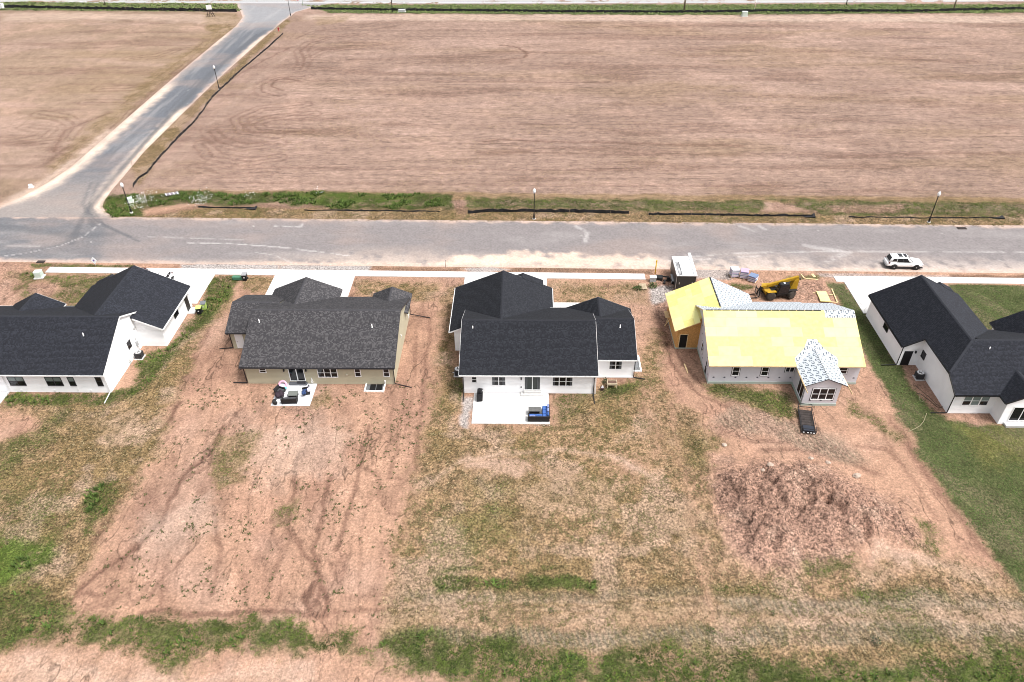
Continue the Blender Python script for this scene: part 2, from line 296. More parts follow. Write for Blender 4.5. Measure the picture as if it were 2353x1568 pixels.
STR = [  # layer, amount, half width (m), line
 *[('moist', a, wd, [ZA(*p) for p in l]) for a, wd, l in [
  (.9, .45, [(1000,10),(960,90),(890,160),(850,240),(770,330),(700,480),(640,590),(590,690),(520,800)]),
  (.8, .5, [(1240,150),(1180,290),(1060,380),(980,470),(930,560),(920,650),(830,740),(720,850),(600,930),(470,1040),(390,1130)]),
  (.6, .3, [(1340,40),(1210,230),(1160,360),(1010,440),(930,540)]),
  (.7, .45, [(1660,300),(1630,450),(1610,600),(1610,740),(1680,830),(1750,920),(1775,1020),(1740,1140)]),
  (.7, .3, [(1850,420),(1800,560),(1770,690),(1740,820),(1760,900)]),
  (.5, .3, [(1120,620),(1060,740),(1030,850),(960,950),(880,1030),(840,1100)]),
  (.55, .35, [(1190,600),(1230,820),(1200,920),(1190,1000),(1160,1090)]),
  (.5, .3, [(1600,760),(1560,880),(1500,1000),(1480,1060)]),
  (.6, .5, [(380,1110),(480,1070),(560,1090),(640,1050)]),
  (.7, .35, [(780,1180),(900,1170),(1000,1200),(1250,1190),(1500,1170),(1800,1200)]),
  (.6, .8, [(620,900),(700,870),(660,940)]),(.5, .7, [(900,600),(980,580),(930,650)]),
  (.4, .25, [(700,1060),(600,1100),(420,1180)]),(.4, .25, [(740,1080),(640,1120),(460,1190)]),
  (.45, .2, [(1590,560),(1560,640),(1590,760)]),(.8, .25, [(1740,1010),(1700,1100),(1720,1170)]),(.8, .25, [(1760,1010),(1800,1100),(1790,1170)])]],
 *[('moist', a, wd, [ZB(*p) for p in l]) for a, wd, l in [
  (.6, .3, [(200,60),(160,260),(140,420),(90,560),(60,700),(20,800)]),(.5, .3, [(380,90),(370,240),(340,360),(440,370)]),(.45, .3, [(190,300),(270,340),(280,470),(330,570),(390,590)]),
  (.4, .3, [(520,30),(480,260),(450,480),(400,700),(350,900)]),(.5, .25, [(330,1130),(120,1140),(0,1150)]),(.35, .3, [(60,1060),(700,1070),(1150,1040),(1600,1030),(2100,1010)]),(.35, .4, [(360,1160),(700,1150),(900,1190),(1300,1180)])]],
 *[('moist', a, wd, [ZC(*p) for p in l]) for a, wd, l in [
  (.6, .5, [(560,190),(700,190),(900,210),(1100,270),(1230,330)]),(.5, .4, [(300,60),(500,140),(800,150),(1100,240)]),(.6, .6, [(1320,0),(1400,120),(1500,280),(1640,480),(1800,700),(2000,960)]),
  (.4, .4, [(1230,0),(1330,200),(1480,420),(1600,600)]),(.4, .5, [(1100,560),(940,560),(880,700)]),(.5, .3, [(1120,180),(1300,200),(1400,300)])]],
 ('moist', .6, .35, [(1505,690),(1540,830),(1600,900),(1680,940)]), ('moist', .6, .35, [(1525,690),(1560,820),(1620,890),(1700,930)]),
 ('moist', .5, .35, [(990,730),(975,860),(960,990),(950,1100)]), ('moist', .4, .3, [(965,720),(950,850),(930,1000)]),
 ('moist', .5, .25, [(440,800),(425,860),(400,930)]), ('moist', .5, .3, [(520,700),(480,760),(440,830),(420,900)]), ('moist', .4, .2, [(500,790),(560,830),(550,860),(480,870)]),
 ('moist', .5, .3, [(0,700),(60,650),(90,640)]),
 # field: turning tracks of the tractor, wheel marks
 *[('moist', .5, .12, [(x0, y0), ((x0+x1)/2, y0+dy/2), (x1, y0+dy)]) for x0, x1, y0, dy in ((930,1600,1376,-4),(950,1620,1388,6),(905,1560,1402,-5),(1640,2380,1372,8),(1650,2400,1388,10),(1640,2380,1408,12),(1000,1640,1448,2),(1240,2000,1462,-6),(1660,2420,1440,14),(1650,2380,1458,10),(1980,2200,1300,60),(2000,2240,1330,80),(2080,2160,1420,140),(1420,1560,870,210),(1440,1585,870,240),(1560,1640,990,40))],
 *[('pale', .45, .35, [(x0, y0), (x1, y0+dy)]) for x0, x1, y0, dy in ((960,1600,1382,-2),(920,1590,1396,0),(1650,2380,1380,10),(1660,2380,1425,12),(1650,2380,1398,12))],
 ('pale', .5, .6, [(985,1110),(1060,1062),(1160,1040),(1300,1036),(1420,1056),(1500,1100)]), ('moist', .4, .2, [(1000,1125),(1080,1075),(1180,1055),(1300,1050),(1410,1070),(1480,1110)]), ('moist', .35, .2, [(1030,1000),(1180,1010),(1320,1000),(1440,1010)]),
 *[('arc', a, wd, l) for a, wd, l in [
  (.8, 1.6, [(1150,104),(1190,110),(1212,123),(1200,133),(1150,138)]), (.6, 2.6, [(830,80),(760,86),(710,100),(690,118),(700,140)]), (.55, 2.6, [(820,108),(740,116),(700,136),(690,160)]), (.5, 2., [(800,66),(720,72),(680,90)]),
  (.75, 1.6, [(690,186),(655,180),(632,186),(622,198),(650,208)]), (.55, 2.4, [(700,176),(640,178),(600,195),(600,212),(640,222)]), (.5, 3., [(700,240),(600,250),(548,272),(560,300),(640,310)]), (.55, 3., [(720,262),(620,272),(580,286),(600,300),(700,302)]), (.45, 3., [(640,330),(560,340),(500,325),(480,300)]), (.45, 3., [(640,362),(560,372),(490,360),(465,330)]), (.35, 3., [(620,395),(520,400),(450,385)]),
  (.5, 3., [(300,135),(360,130),(400,115)]), (.5, 3., [(230,205),(310,202),(385,182)]), (.4, 3., [(200,235),(310,235),(385,212)]), (.45, 3., [(90,262),(150,272),(175,290),(150,318),(60,330)]), (.35, 3., [(60,292),(110,300),(90,320),(0,330)])]],
 *[('moist', a, wd, l) for a, wd, l in [
  (.55, .35, [(525,80),(430,152),(330,238),(235,330)]), (.5, .3, [(505,80),(405,160),(300,250),(200,350)]), (.5, .35, [(470,95),(380,165),(280,240)]), (.6, .5, [(420,150),(360,200),(300,262),(255,330)]), (.5, .9, [(200,320),(140,345),(110,375),(180,372)]),
  (.6, .8, [(1110,325),(1150,322),(1300,327),(1700,335)]),(.4, .6, [(600,188),(900,186),(1400,190)]),(.35, .5, [(2090,195),(2160,205),(2260,216)]),(.3,.5,[(2060,205),(2150,218),(2230,235)]),
  (.35, .8, [(1100,350),(1500,356),(2353,352)]),(.45, 1., [(1900,360),(2150,352),(2353,355)]),(.3, .6, [(400,380),(900,390),(1600,392)]),(.3, .6, [(500,420),(1200,425),(1800,428)]),
  (.5, .5, [(660,112),(560,165),(460,225),(380,270),(300,330)]),(.5, .4, [(500,95),(430,150),(360,205),(300,250)]),(.6, 1.2, [(510,85),(560,82),(640,86)]),(.6,1.,[(190,365),(120,350),(150,300),(250,260)]),(.5, .6, [(240,355),(170,360),(120,400)]),
  (.4, .4, [(1250,60),(1300,64),(1500,60)])]],
 ('pale', .12, 1.2, [(330,430),(420,345),(520,250),(600,175),(680,110),(730,60)]),
]
REGW = [(l, a, f, r, [G(*p) for p in pts]) for l, a, f, r, pts in REG]
STRW = [(l, a, wd, [G(*p) for p in pts]) for l, a, wd, pts in STR]
FLAT = []                                             # paved outlines where the ground stays level
PILE = [(G(1700,1130), 4.2, .75), (G(1790,1140), 4.8, .95), (G(1880,1160), 5.0, 1.0), (G(1960,1190), 4.5, .8), (G(2050,1215), 3.6, .45), (G(1760,1210), 4.2, .6), (G(1660,1110), 3.0, .4)]
def layers(x, y):
    L = {k: np.zeros(x.shape) for k in ('gg','dd','bare','brt','lawn','yel','stub','mud','grav','brn','pale','fgrn','moist','trd')}
    wx = (fbm(x*.35, y*.35, 3, 3)-.5)*2; wy = (fbm(x*.35+50, y*.35, 3, 5)-.5)*2
    hx = (fbm(x*1.6, y*1.6, 2, 8)-.5)*1.6; hy = (fbm(x*1.6+9, y*1.6, 2, 11)-.5)*1.6
    for l, a, f, r, pts in REGW:
        v = masked(x, y, pts, f+r*1.6, lambda X, Y, s=None: np.zeros(X.shape)) if False else None
        xs = [p[0] for p in pts]; ys = [p[1] for p in pts]; pad = f+r*2.2
        s = (x > min(xs)-pad) & (x < max(xs)+pad) & (y > min(ys)-pad) & (y < max(ys)+pad)
        if not s.any(): continue
        X = x[s]+wx[s]*r+hx[s]*r*.5; Y = y[s]+wy[s]*r+hy[s]*r*.5
        m = a*sst(-f, f, poly_sd(X, Y, pts))
        L[l][s] = np.maximum(L[l][s], m)
    for l, a, wd, pts in STRW:
        xs = [p[0] for p in pts]; ys = [p[1] for p in pts]; pad = wd*3+1.5
        s = (x > min(xs)-pad) & (x < max(xs)+pad) & (y > min(ys)-pad) & (y < max(ys)+pad)
        if not s.any(): continue
        X = x[s]+wx[s]*.45+hx[s]*.25; Y = y[s]+wy[s]*.45+hy[s]*.25
        n = .55+.9*fbm(x[s]*.5, y[s]*.5, 2, 21)
        d_ = stroke_d(X, Y, pts); m = a*np.maximum((1-sst(.25*wd, 1.5*wd*n, d_))*.6, 1-sst(.12, .32+.2*wd, d_))
        if l == 'arc': m = a*(1-sst(.4*wd, wd, d_))*(.5+.5*np.cos(d_*2*math.pi/1.7))**2; l = 'moist'
        L[l][s] = np.maximum(L[l][s], m)
    lot = masked(x, y, [(-45, 30), (20, 30), (20, 92), (-45, 92)], 3, lambda X, Y: sst(-2, 2, poly_sd(X, Y, [G(440,760), G(545,660), G(1000,690), G(985,900), G(925,1230), G(890,1430), G(170,1425), G(240,1230), G(345,1050)])))
    if lot.any():
        u_ = x+.28*(y-48)*np.clip(-x/30, -1, 1)*.8; wob = (fbm(x*.16, y*.16, 3, 141)-.5)*2.2
        rn = 1-np.abs(2*fbm((u_+wob)*.22, y*.035, 3, 143)-1)*4.5; rn2 = 1-np.abs(2*fbm((u_+wob*1.3)*.55+9, y*.09, 2, 147)-1)*5
        L['moist'] = np.maximum(L['moist'], lot*np.clip(rn, 0, 1)**1.5*.5*sst(.35, .6, fbm(x*.1, y*.1, 2, 149)+.12)); L['moist'] = np.maximum(L['moist'], lot*np.clip(rn2, 0, 1)**2*.38)
    b = 1-L['bare']; L['gg'] *= b; L['dd'] *= b; L['lawn'] *= b
    m = 1-L['mud']*.95; L['gg'] *= m; L['dd'] *= m
    k = 1-np.maximum(L['grav'], L['pale']*.8); L['gg'] *= k; L['dd'] *= k
    return L
def mixc(c, d, t): return c*(1-t[:, None])+np.array(d)*t[:, None]
def soil(x, y, L):
    far = sst(yl(106, x), yl(112, x), y); n1 = fbm(x*.12, y*.12, 4, 31); n2 = fbm(x*.9, y*.9, 4, 37); n3 = fbm(x*4, y*4, 2, 41)
    c = np.empty((len(x), 3)); c[:] = (.368, .224, .156)
    leftf = far*sst(-79, -84, x)
    c = mixc(c, (.275, .188, .150), far); c = mixc(c, (.262, .185, .135), leftf)
    st = fbm(x*.035+fbm(x*.1, y*.1, 2, 5)*.8, y*.8+(fbm(x*.05, y*.2, 2, 57)-.5)*1.5, 4, 51); st = .5+(st-.5)*(.35+.65*sst(-68, -42, x)); st2 = vn(x*.02, y*2.6, 55)
    c *= (1+far*((st-.5)*.45+(st2-.5)*.10))[:, None]
    c = mixc(c, (.22, .15, .085), far*sst(.5, .75, fbm(x*.03, y*.12, 3, 61))*.35)           # thin yellow regrowth
    c = mixc(c, (.38, .255, .20), sst(.52, .8, n1)*.5); c = mixc(c, (.36, .25, .205), far*sst(.5, .7, fbm(x*.04+70, y*.14, 4, 67))*.55); c = mixc(c, (.17, .105, .08), far*sst(.52, .72, fbm(x*.05, y*.25, 4, 65))*.5)
    c *= (1+(n2-.5)*.28+(n3-.5)*.35)[:, None]; c *= (1+(fbm(x*.045, y*.045, 3, 33)-.5)*.3)[:, None]
    c = mixc(c, (.28, .155, .115), (1-far)*sst(.5, .75, fbm(x*.3, y*.15, 3, 71))*.35)
    c = mixc(c, (.115, .060, .044), L['moist']*.9)
    c = mixc(c, (.30, .185, .14), L['mud']*(.6+.4*n2)); c = mixc(c, (.10, .058, .047), L['mud']*sst(.52, .7, fbm(x*1.1, y*1.1, 4, 77))*.3); c = mixc(c, (.40, .27, .205), L['mud']*sst(.55, .72, fbm(x*.5+20, y*.5, 4, 78))*.7)
    c = mixc(c, (.52, .40, .325), L['pale']*.85); c = mixc(c, (.36, .34, .33), L['grav']*.9); c = mixc(c, (.13, .082, .055), L['brn']*.85)
    c = mixc(c, (.20, .135, .06), L['stub']*.7)
    sp = sst(.35, .65, n3)
    c = mixc(c, (.285, .198, .105), L['dd']*.75); c = mixc(c, (.10, .068, .034), L['dd']*sp*.35); c = mixc(c, (.085, .062, .028), L['dd']*sst(.5, .62, fbm(x*2.3, y*2.3, 2, 115)*.75+fbm(x*1.1, y*1.1, 3, 111)*.25)*.55); c = mixc(c, (.135, .10, .036), L['dd']*sst(.42, .62, fbm(x*.22, y*.22, 4, 79))*.5); c = mixc(c, (.40, .28, .21), L['dd']*sst(.52, .68, fbm(x*.3+40, y*.3, 4, 80))*.6)  # straw tones; dark specks paint in the small shadows between clumps
    tw = .5+.5*np.sin((x+(fbm(x*.6, y*.6, 2, 3)-.5)*.5+.3*y)*2*math.pi/.52); c = mixc(c, (.12, .105, .065), L['trd']*tw*sst(.22, .5, fbm(x*.35, y*.5, 3, 81))*.95); c = mixc(c, (.30, .25, .20), L['trd']*.25)
    gcol = np.empty((len(x), 3)); gcol[:] = (.062, .075, .024); gcol = mixc(gcol, (.085, .125, .024), L['brt'])
    gcol *= (.45+1.1*n2)[:, None]
    gk = np.clip(L['gg'], 0, 1)*(.5+.45*sst(.35, .6, n2)); c = c*(1-gk[:, None])+gcol*gk[:, None]
    lc = np.empty((len(x), 3)); lc[:] = (.05, .072, .023); lc = mixc(lc, (.12, .12, .035), L['yel']); lc = mixc(lc, (.12, .11, .062), sst(.46, .68, fbm((x+y*.5)*.5, (y-x*.5)*.12, 4, 83))*.6)
    lc *= (.7+.6*n2)[:, None]
    c = c*(1-(L['lawn']*.92)[:, None])+lc*(L['lawn']*.92)[:, None]
    fg = np.empty((len(x), 3)); fg[:] = (.085, .115, .05); fg = mixc(fg, (.14, .16, .065), sst(.45, .7, fbm(x*.08, y*.6, 3, 87)))
    c = c*(1-(L['fgrn']*.95)[:, None])+fg*(L['fgrn']*.95)[:, None]
    c *= (.84-.03*far)[:, None]
    return np.clip(c, .01, .9), far
def height(x, y, L):
    z = (fbm(x*.25, y*.25, 3, 91)-.5)*.16+(fbm(x*1.5, y*1.5, 3, 93)-.5)*.10
    far = sst(yl(106, x), yl(112, x), y); z = z*(1-.4*far)+far*(vn(x*.02, y*2.6, 55)-.5)*.06
    z -= L['moist']*.07
    p = np.zeros(x.shape)
    for (cx, cy), r, h in PILE:
        d2 = ((x-cx)**2+(y-cy)**2)/(r*r); p = np.maximum(p, 2.1*h*np.exp(-d2*2.2))
    lump = 1-np.abs(2*fbm(x*.55, y*.55, 4, 97)-1)*1.6
    z += p*(.45+.65*lump)+L['mud']*((fbm(x*2.2, y*2.2, 3, 99)-.5)*.5+(fbm(x*.8, y*.8, 2, 101)-.5)*.5)
    z = np.minimum(z, 3.0)
    f = np.zeros(x.shape)
    for pts in FLAT:
        xs = [q[0] for q in pts]; ys = [q[1] for q in pts]
        s = (x > min(xs)-1.6) & (x < max(xs)+1.6) & (y > min(ys)-1.6) & (y < max(ys)+1.6)
        if s.any(): f[s] = np.maximum(f[s], sst(-1.2, -.2, poly_sd(x[s], y[s], pts)))
    return z*(1-f)
def street_lines():
    return [[(-300, yl(ROADN, -300)), (300, yl(ROADN, 300)), (300, yl(ROADF, 300)), (-300, yl(ROADF, -300))]]
FLAT += street_lines()
SIDE_L = [(-86.2, 105.15), (-85.6,108.9), (-84.1,112), (-82.3,117.8), (-81.4,124), (-81.4,132.7), (-81.5,163.4), (-81.4,179.1), (-81.0,202.4), (-80.6,217.1), (-81.6,226.3), (-84.6,233.7), (-88.9,243.2)]
SIDE_R = [(-64.5, 104.82), (-67.1,106.7), (-68.8,108.9), (-69.4,111), (-69.9,114.5), (-70.3,121.3), (-71,130.7), (-71,157.9), (-70.6,177.4), (-70.2,189.9), (-69.7,203.5), (-68.7,221.5), (-67.6,232), (-61.7,240.1), (-58, 243.2)]
FLAT.append(SIDE_L+SIDE_R[::-1])
FLAT.append([(-900, yl(243, -900)*1), (900, 243), (900, 262), (-900, 262)])
HOUSES_FP = [(-66,-47,63.4,76.4), (-56,-44,72,80.7), (-32,-15,65,79), (-35.5,-31,71.6,79), (-7,8,63.6,76), (-8.5,3.2,71.4,80.6), (8,12.5,66.5,76), (21,37.6,65.6,77.6), (18.2,28,72,79.4), (30.5,34.3,61.9,66), (46,62,60.8,72), (43.7,54.3,69,79.3)]
FLAT += [[(a, c), (b, c), (b, d), (a, d)] for a, b, c, d in HOUSES_FP]
PADS = [(-5.72,2.7,58.65,63.68), (-28.2,-23.85,61.3,65.08), (-64,-58.65,58.6,63.3), (-56.0,-43.5,81.2,87.9), (-35.0,-23.75,80.9,88.0), (-8.4,2.95,81.0,87.6), (43.6,54.4,79.6,87.0), (3,7.5,80.6,81.8)]
FLAT += [[(a, c), (b, c), (b, d), (a, d)] for a, b, c, d in PADS]
FLAT.append([(-67.8, yl(SWN,-67.8)), (16.6, yl(SWN,16.6)), (16.6, yl(SWF,16.6)), (-67.8, yl(SWF,-67.8))]); FLAT.append([(42.6, yl(SWN,42.6)), (120, yl(SWN,120)), (120, yl(SWF,120)), (42.6, yl(SWF,42.6))])

def ground_material():
    m = bpy.data.materials.new('soil_and_turf'); m.use_nodes = True; t = m.node_tree; b = t.nodes['Principled BSDF']
    b.inputs['Roughness'].default_value = .95; b.inputs['Specular IOR Level'].default_value = .1
    N = t.nodes.new; K = t.links.new
    a = N('ShaderNodeAttribute'); a.attribute_name = 'Col'; k = N('ShaderNodeAttribute'); k.attribute_name = 'Msk'
    sp = N('ShaderNodeSeparateColor'); K(k.outputs['Color'], sp.inputs[0])
    tc = N('ShaderNodeTexCoord')
    def noise(scale, det, vec=None, rough=.6):
        n = N('ShaderNodeTexNoise'); n.inputs['Scale'].default_value = scale; n.inputs['Detail'].default_value = det; n.inputs['Roughness'].default_value = rough
        K(vec or tc.outputs['Object'], n.inputs['Vector']); return n.outputs[0]
    def mr(x, a0, a1, b0, b1):
        r = N('ShaderNodeMapRange'); r.inputs[1].default_value = a0; r.inputs[2].default_value = a1; r.inputs[3].default_value = b0; r.inputs[4].default_value = b1; K(x, r.inputs[0]); return r.outputs[0]
    def mul(x, y, op='MULTIPLY'):
        r = N('ShaderNodeMath'); r.operation = op; K(x, r.inputs[0])
        if isinstance(y, float): r.inputs[1].default_value = y
        else: K(y, r.inputs[1])
        return r.outputs[0]
    fine = mul(mr(noise(4.5, 8, rough=.78), .36, .64, .70, 1.30), mr(noise(.5, 5, rough=.65), .35, .65, .88, 1.12))
    mp = N('ShaderNodeMapping'); mp.inputs['Scale'].default_value = (.05, 1.5, 1); K(tc.outputs['Object'], mp.inputs[0])
    strk = mr(noise(1.6, 5, mp.outputs[0]), .3, .7, -.10, .10)
    f1 = mul(mul(strk, sp.outputs['Green']), 1.0, 'ADD')
    speck = mr(noise(4.2, 4, rough=.8), .40, .62, -.72, .5)     # stubble, straw and clods, their tiny shadows painted in as dark specks
    f2 = mul(mul(speck, sp.outputs['Red']), 1.0, 'ADD')
    def thread(vec, scale, wd, depth, mask):
        n = noise(scale, 3, vec, .55); d = mul(mul(n, -.5, 'ADD'), 1.0); ab = N('ShaderNodeMath'); ab.operation = 'ABSOLUTE'; K(d, ab.inputs[0])
        l = mr(ab.outputs[0], 0.0, wd, depth, 0.0); g = mul(l, mask); return mul(mul(g, -1.0), 1.0, 'ADD')
    my = N('ShaderNodeMapping'); my.inputs['Scale'].default_value = (1, .35, 1); K(tc.outputs['Object'], my.inputs[0])
    mx_ = N('ShaderNodeMapping'); mx_.inputs['Scale'].default_value = (.04, 1, 1); K(tc.outputs['Object'], mx_.inputs[0])
    br = mr(noise(.12, 3), .42, .6, 0.0, 1.0); br2 = mr(noise(.07, 3), .44, .58, 0.0, 1.0)
    t1 = thread(my.outputs[0], .30, .013, .6, mul(sp.outputs['Blue'], br)); t2 = thread(my.outputs[0], .8, .016, .42, mul(sp.outputs['Blue'], br2))
    t3 = thread(mx_.outputs[0], .55, .014, .5, mul(sp.outputs['Green'], br2)); t4 = thread(mx_.outputs[0], 1.3, .014, .26, sp.outputs['Green'])
    mg = N('ShaderNodeMapping'); mg.inputs['Scale'].default_value = (.45, 1, 1); K(tc.outputs['Object'], mg.inputs[0])
    grain = mul(mul(mr(noise(1.5, 5, mg.outputs[0], .75), .38, .62, -.26, .22), sp.outputs['Green']), 1.0, 'ADD')
    tot = mul(mul(mul(mul(mul(fine, f1), f2), mul(t1, t2)), mul(t3, t4)), grain)
    v = N('ShaderNodeVectorMath'); v.operation = 'SCALE'; K(a.outputs['Color'], v.inputs[0]); K(tot, v.inputs['Scale'])
    K(v.outputs[0], b.inputs['Base Color'])
    bp = N('ShaderNodeBump'); bp.inputs['Strength'].default_value = .7; bp.inputs['Distance'].default_value = .12
    K(noise(3.5, 8, rough=.7), bp.inputs['Height']); K(bp.outputs[0], b.inputs['Normal'])
    return m
def build_ground():
    ys = []; y = 24.0
    while y < 262: ys.append(y); y += .165 if y < 68 else (.165+(y-68)*.0019)
    ys = [-4000, -800, -150, -20, 10]+ys+[275, 300, 350, 450, 700, 1200, 2500, 5000]
    ys = np.array(ys)
    hw = np.interp(ys, [0, 24, 65, 110, 245, 300], [52, 52, 70, 98, 185, 215])
    s = np.linspace(-1, 1, 880)
    X = hw[:, None]*s[None, :]
    ext = np.array([25, 80, 250, 900, 4000.])
    X = np.concatenate([-(hw[:, None]+ext[::-1]), X, hw[:, None]+ext], 1)
    Y = np.repeat(ys[:, None], X.shape[1], 1)
    x, y = X.ravel(), Y.ravel(); L = layers(x, y); c, far = soil(x, y, L); z = height(x, y, L)
    nr, nc = X.shape; i = np.arange(nr*nc).reshape(nr, nc)
    q = np.stack([i[:-1, :-1], i[:-1, 1:], i[1:, 1:], i[1:, :-1]], -1).reshape(-1, 4)
    msk = np.zeros((len(x), 4)); msk[:, 0] = np.clip(.28+.62*L['dd']+.3*L['gg']+.75*L['mud']+.4*L['brn']+.35*L['grav']+.3*L['lawn']-.02*far*(1-L['dd'])*(1-L['gg']), 0, 1); msk[:, 1] = far*.9*(.25+.75*sst(-68, -42, x))*(1-.6*sst(-79, -84, x)); msk[:, 2] = np.clip((1-far)*(1-L['dd']*.6)*(1-L['gg'])*(1-L['lawn']), 0, 1); msk[:, 3] = 1
    o = np_mesh('ground', np.stack([x, y, z], 1), q, ground_material(), {'Col': np.concatenate([c, np.ones((len(x), 1))], 1), 'Msk': msk}, smooth=True)
    tag(o, kind='structure')
build_ground()

# ------------------------------------------------------------------ grass, straw, weeds (countless)
def attr_mat(name, rough=.9, trans=.25):
    m = bpy.data.materials.new(name); m.use_nodes = True; t = m.node_tree; b = t.nodes['Principled BSDF']
    a = t.nodes.new('ShaderNodeAttribute'); a.attribute_name = 'Col'; t.links.new(a.outputs['Color'], b.inputs['Base Color'])
    b.inputs['Roughness'].default_value = rough; b.inputs['Specular IOR Level'].default_value = .15
    return m
VEG = attr_mat('blades')
def in_house(x, y):
    m = np.zeros(x.shape, bool)
    for a, b, c, d in HOUSES_FP+PADS: m |= (x > a-.1) & (x < b+.1) & (y > c-.1) & (y < d+.1)
    n = (y > yl(ROADN, x)-.1) & (y < yl(ROADF, x)+.1)
    s = (y > yl(SWN, x)) & (y < yl(SWF, x)) & (((x > -67.8) & (x < 16.6)) | (x > 42.6))
    return m | n | s
def tufts(name, x, y, h, spread, wd, cols, nb=4, label=None, cat=None, zoff=0):
    n = len(x)
    if not n: return
    L = layers(x, y); z = height(x, y, L)-.01+zoff
    a = rng.random((n, nb))*6.283; ln = spread[:, None]*(.4+.9*rng.random((n, nb))); hh = h[:, None]*(.5+.8*rng.random((n, nb)))
    bx = x[:, None]+np.cos(a)*ln*.15; by = y[:, None]+np.sin(a)*ln*.15
    px, py = -np.sin(a)*wd[:, None]/2, np.cos(a)*wd[:, None]/2; zz = np.repeat(z[:, None], nb, 1)
    v = np.stack([np.stack([bx-px, by-py, zz], -1), np.stack([bx+px, by+py, zz], -1), np.stack([bx+np.cos(a)*ln, by+np.sin(a)*ln, zz+hh], -1)], 2).reshape(-1, 3)
    c = np.repeat(cols[:, None, :], nb, 1)*(.75+.5*rng.random((n, nb, 1))); c = np.repeat(c[:, :, None, :], 3, 2).reshape(-1, 3)
    c[2::3] *= 1.15
    o = np_mesh(name, v, np.arange(len(v)).reshape(-1, 3), VEG, {'Col': np.concatenate([c, np.ones((len(c), 1))], 1)}, tris=True)
    tag(o, label, cat, kind='stuff'); return o
def scatter():
    N = 760000
    y = rng.uniform(27, 116, N); hw = np.interp(y, [27, 65, 116], [48, 66, 95]); x = rng.uniform(-1, 1, N)*95
    k = (np.abs(x) < hw) & ~in_house(x, y); x, y = x[k], y[k]
    L = layers(x, y); n = fbm(x*1.1, y*1.1, 3, 111); n2 = fbm(x*.4, y*.4, 2, 113); nh = fbm(x*2.3, y*2.3, 2, 115); r = rng.random(len(x))
    lawn = L['lawn']*(.55+.45*sst(.3, .55, n)) > r*.9+.1
    gs = (L['gg']*sst(.36, .62, nh*.45+n*.55+L['gg']*.15) > r*.6) & ~lawn
    ds = (L['dd']*sst(.46, .60, nh*.75+n*.25) > r*.7) & ~gs & ~lawn
    def sel(m, f): s = m & (rng.random(len(x)) < f); return s
    s = sel(lawn, .8); q = rng.random(s.sum()); c = np.array([(.036, .058, .017)])+q[:, None]*np.array([(.04, .05, .015)]); c = mixc(c, (.13, .13, .035), L['yel'][s]*.7); c *= (.5+.9*n2[s])[:, None]
    tufts('lawn_grass', x[s], y[s], .05+.03*q, .09+.05*q, .07+.03*q, c, 3, 'short mown green lawn around the house in the right corner', 'grass')
    s = gs; q = rng.random(s.sum()); c = np.array([(.018, .029, .008)])+(q**2)[:, None]*np.array([(.07, .085, .016)]); c = mixc(c, (.07, .115, .018), L['brt'][s]*.6); c = mixc(c, (.12, .105, .045), (1-L['gg'][s])*.5)  # dark end of the green paints in shadow among the blades
    c *= (.4+1.15*n2[s])[:, None]; t = (.55+.5*L['gg'][s])*(.5+.9*n[s])
    tufts('wild_grass', x[s], y[s], (.04+.07*q)*t, (.12+.11*q)*t, (.055+.035*q)*t, c, 4, 'rough green grass and weeds growing in patches over the bare lots', 'grass')
    s = gs & (n2 > .55) & (rng.random(len(x)) < np.where((y > 100) | ((x > -46) & (x < -27) & (y > 40) & (y < 56)), .3, .06)) & ((L['gg'] > .8)); q = rng.random(s.sum()); c = np.array([(.028, .045, .013)])+q[:, None]*np.array([(.05, .075, .015)])
    tufts('tall_weeds', x[s], y[s], .22+.22*q, .2+.14*q, .11+.06*q, c, 5, 'taller leafy weeds standing up out of the rough grass', 'weeds')
    s = ds; q = rng.random(s.sum()); c = np.array([(.042, .033, .015)])+(q**4)[:, None]*np.array([(.30, .23, .14)]); c = mixc(c, (.085, .09, .028), sst(.45, .7, fbm(x[s]*.18, y[s]*.18, 3, 117))*.65)  # mostly dark blades: shade inside the straw is put into their colour
    tufts('dry_grass', x[s], y[s], .05+.06*q, .10+.09*q, .05+.03*q, c, 3, 'straw-coloured dry grass and stubble covering the back yards', 'grass')
    # weeds dotted over the bare soil of the beige house's lot
    M = 26000; xx = rng.uniform(-44, -8, M); yy = rng.uniform(33, 66, M); LL = layers(xx, yy)
    pr = sst(.50, .72, fbm(xx*.5, yy*.5, 3, 121))*.2+.014
    m = (rng.random(M) < pr) & (LL['dd'] < .3) & (LL['gg'] < .4) & ~in_house(xx, yy); xx, yy = xx[m], yy[m]; q = rng.random(len(xx))
    c = np.array([(.026, .034, .013)])+q[:, None]*np.array([(.04, .035, .014)])
    tufts('weeds', xx, yy, .05+.07*q, .07+.13*q, .075+.055*q, c, 6, 'tiny dark weeds dotted over the bare pink soil', 'weeds')
    # clods and stubble specks on the big field and verge
    M = 60000; yy = rng.uniform(108, 200, M); xx = rng.uniform(-70, 130, M); hw = np.interp(yy, [108, 245], [95, 180])
    m = (np.abs(xx) < hw) & (rng.random(M) < .10+.75*sst(.52, .75, fbm(xx*.06, yy*.12, 3, 131))) & (xx > -66); xx, yy = xx[m], yy[m]; q = rng.random(len(xx))
    c = np.array([(.15, .10, .06)])+q[:, None]*np.array([(.10, .08, .04)])
    tufts('field_stubble', xx, yy, .04+.05*q, .10+.10*q, .08+.06*q, c, 3, 'thin stubble and clods over the harrowed tan field', 'stubble')
    # highway verge
    M = 26000; xx = rng.uniform(-190, 180, M); yy = rng.uniform(226, 245, M); LL = layers(xx, yy); m = (LL['fgrn'] > .35); xx, yy = xx[m], yy[m]; q = rng.random(len(xx))
    c = np.array([(.06, .085, .028)])+q[:, None]*np.array([(.07, .08, .03)])
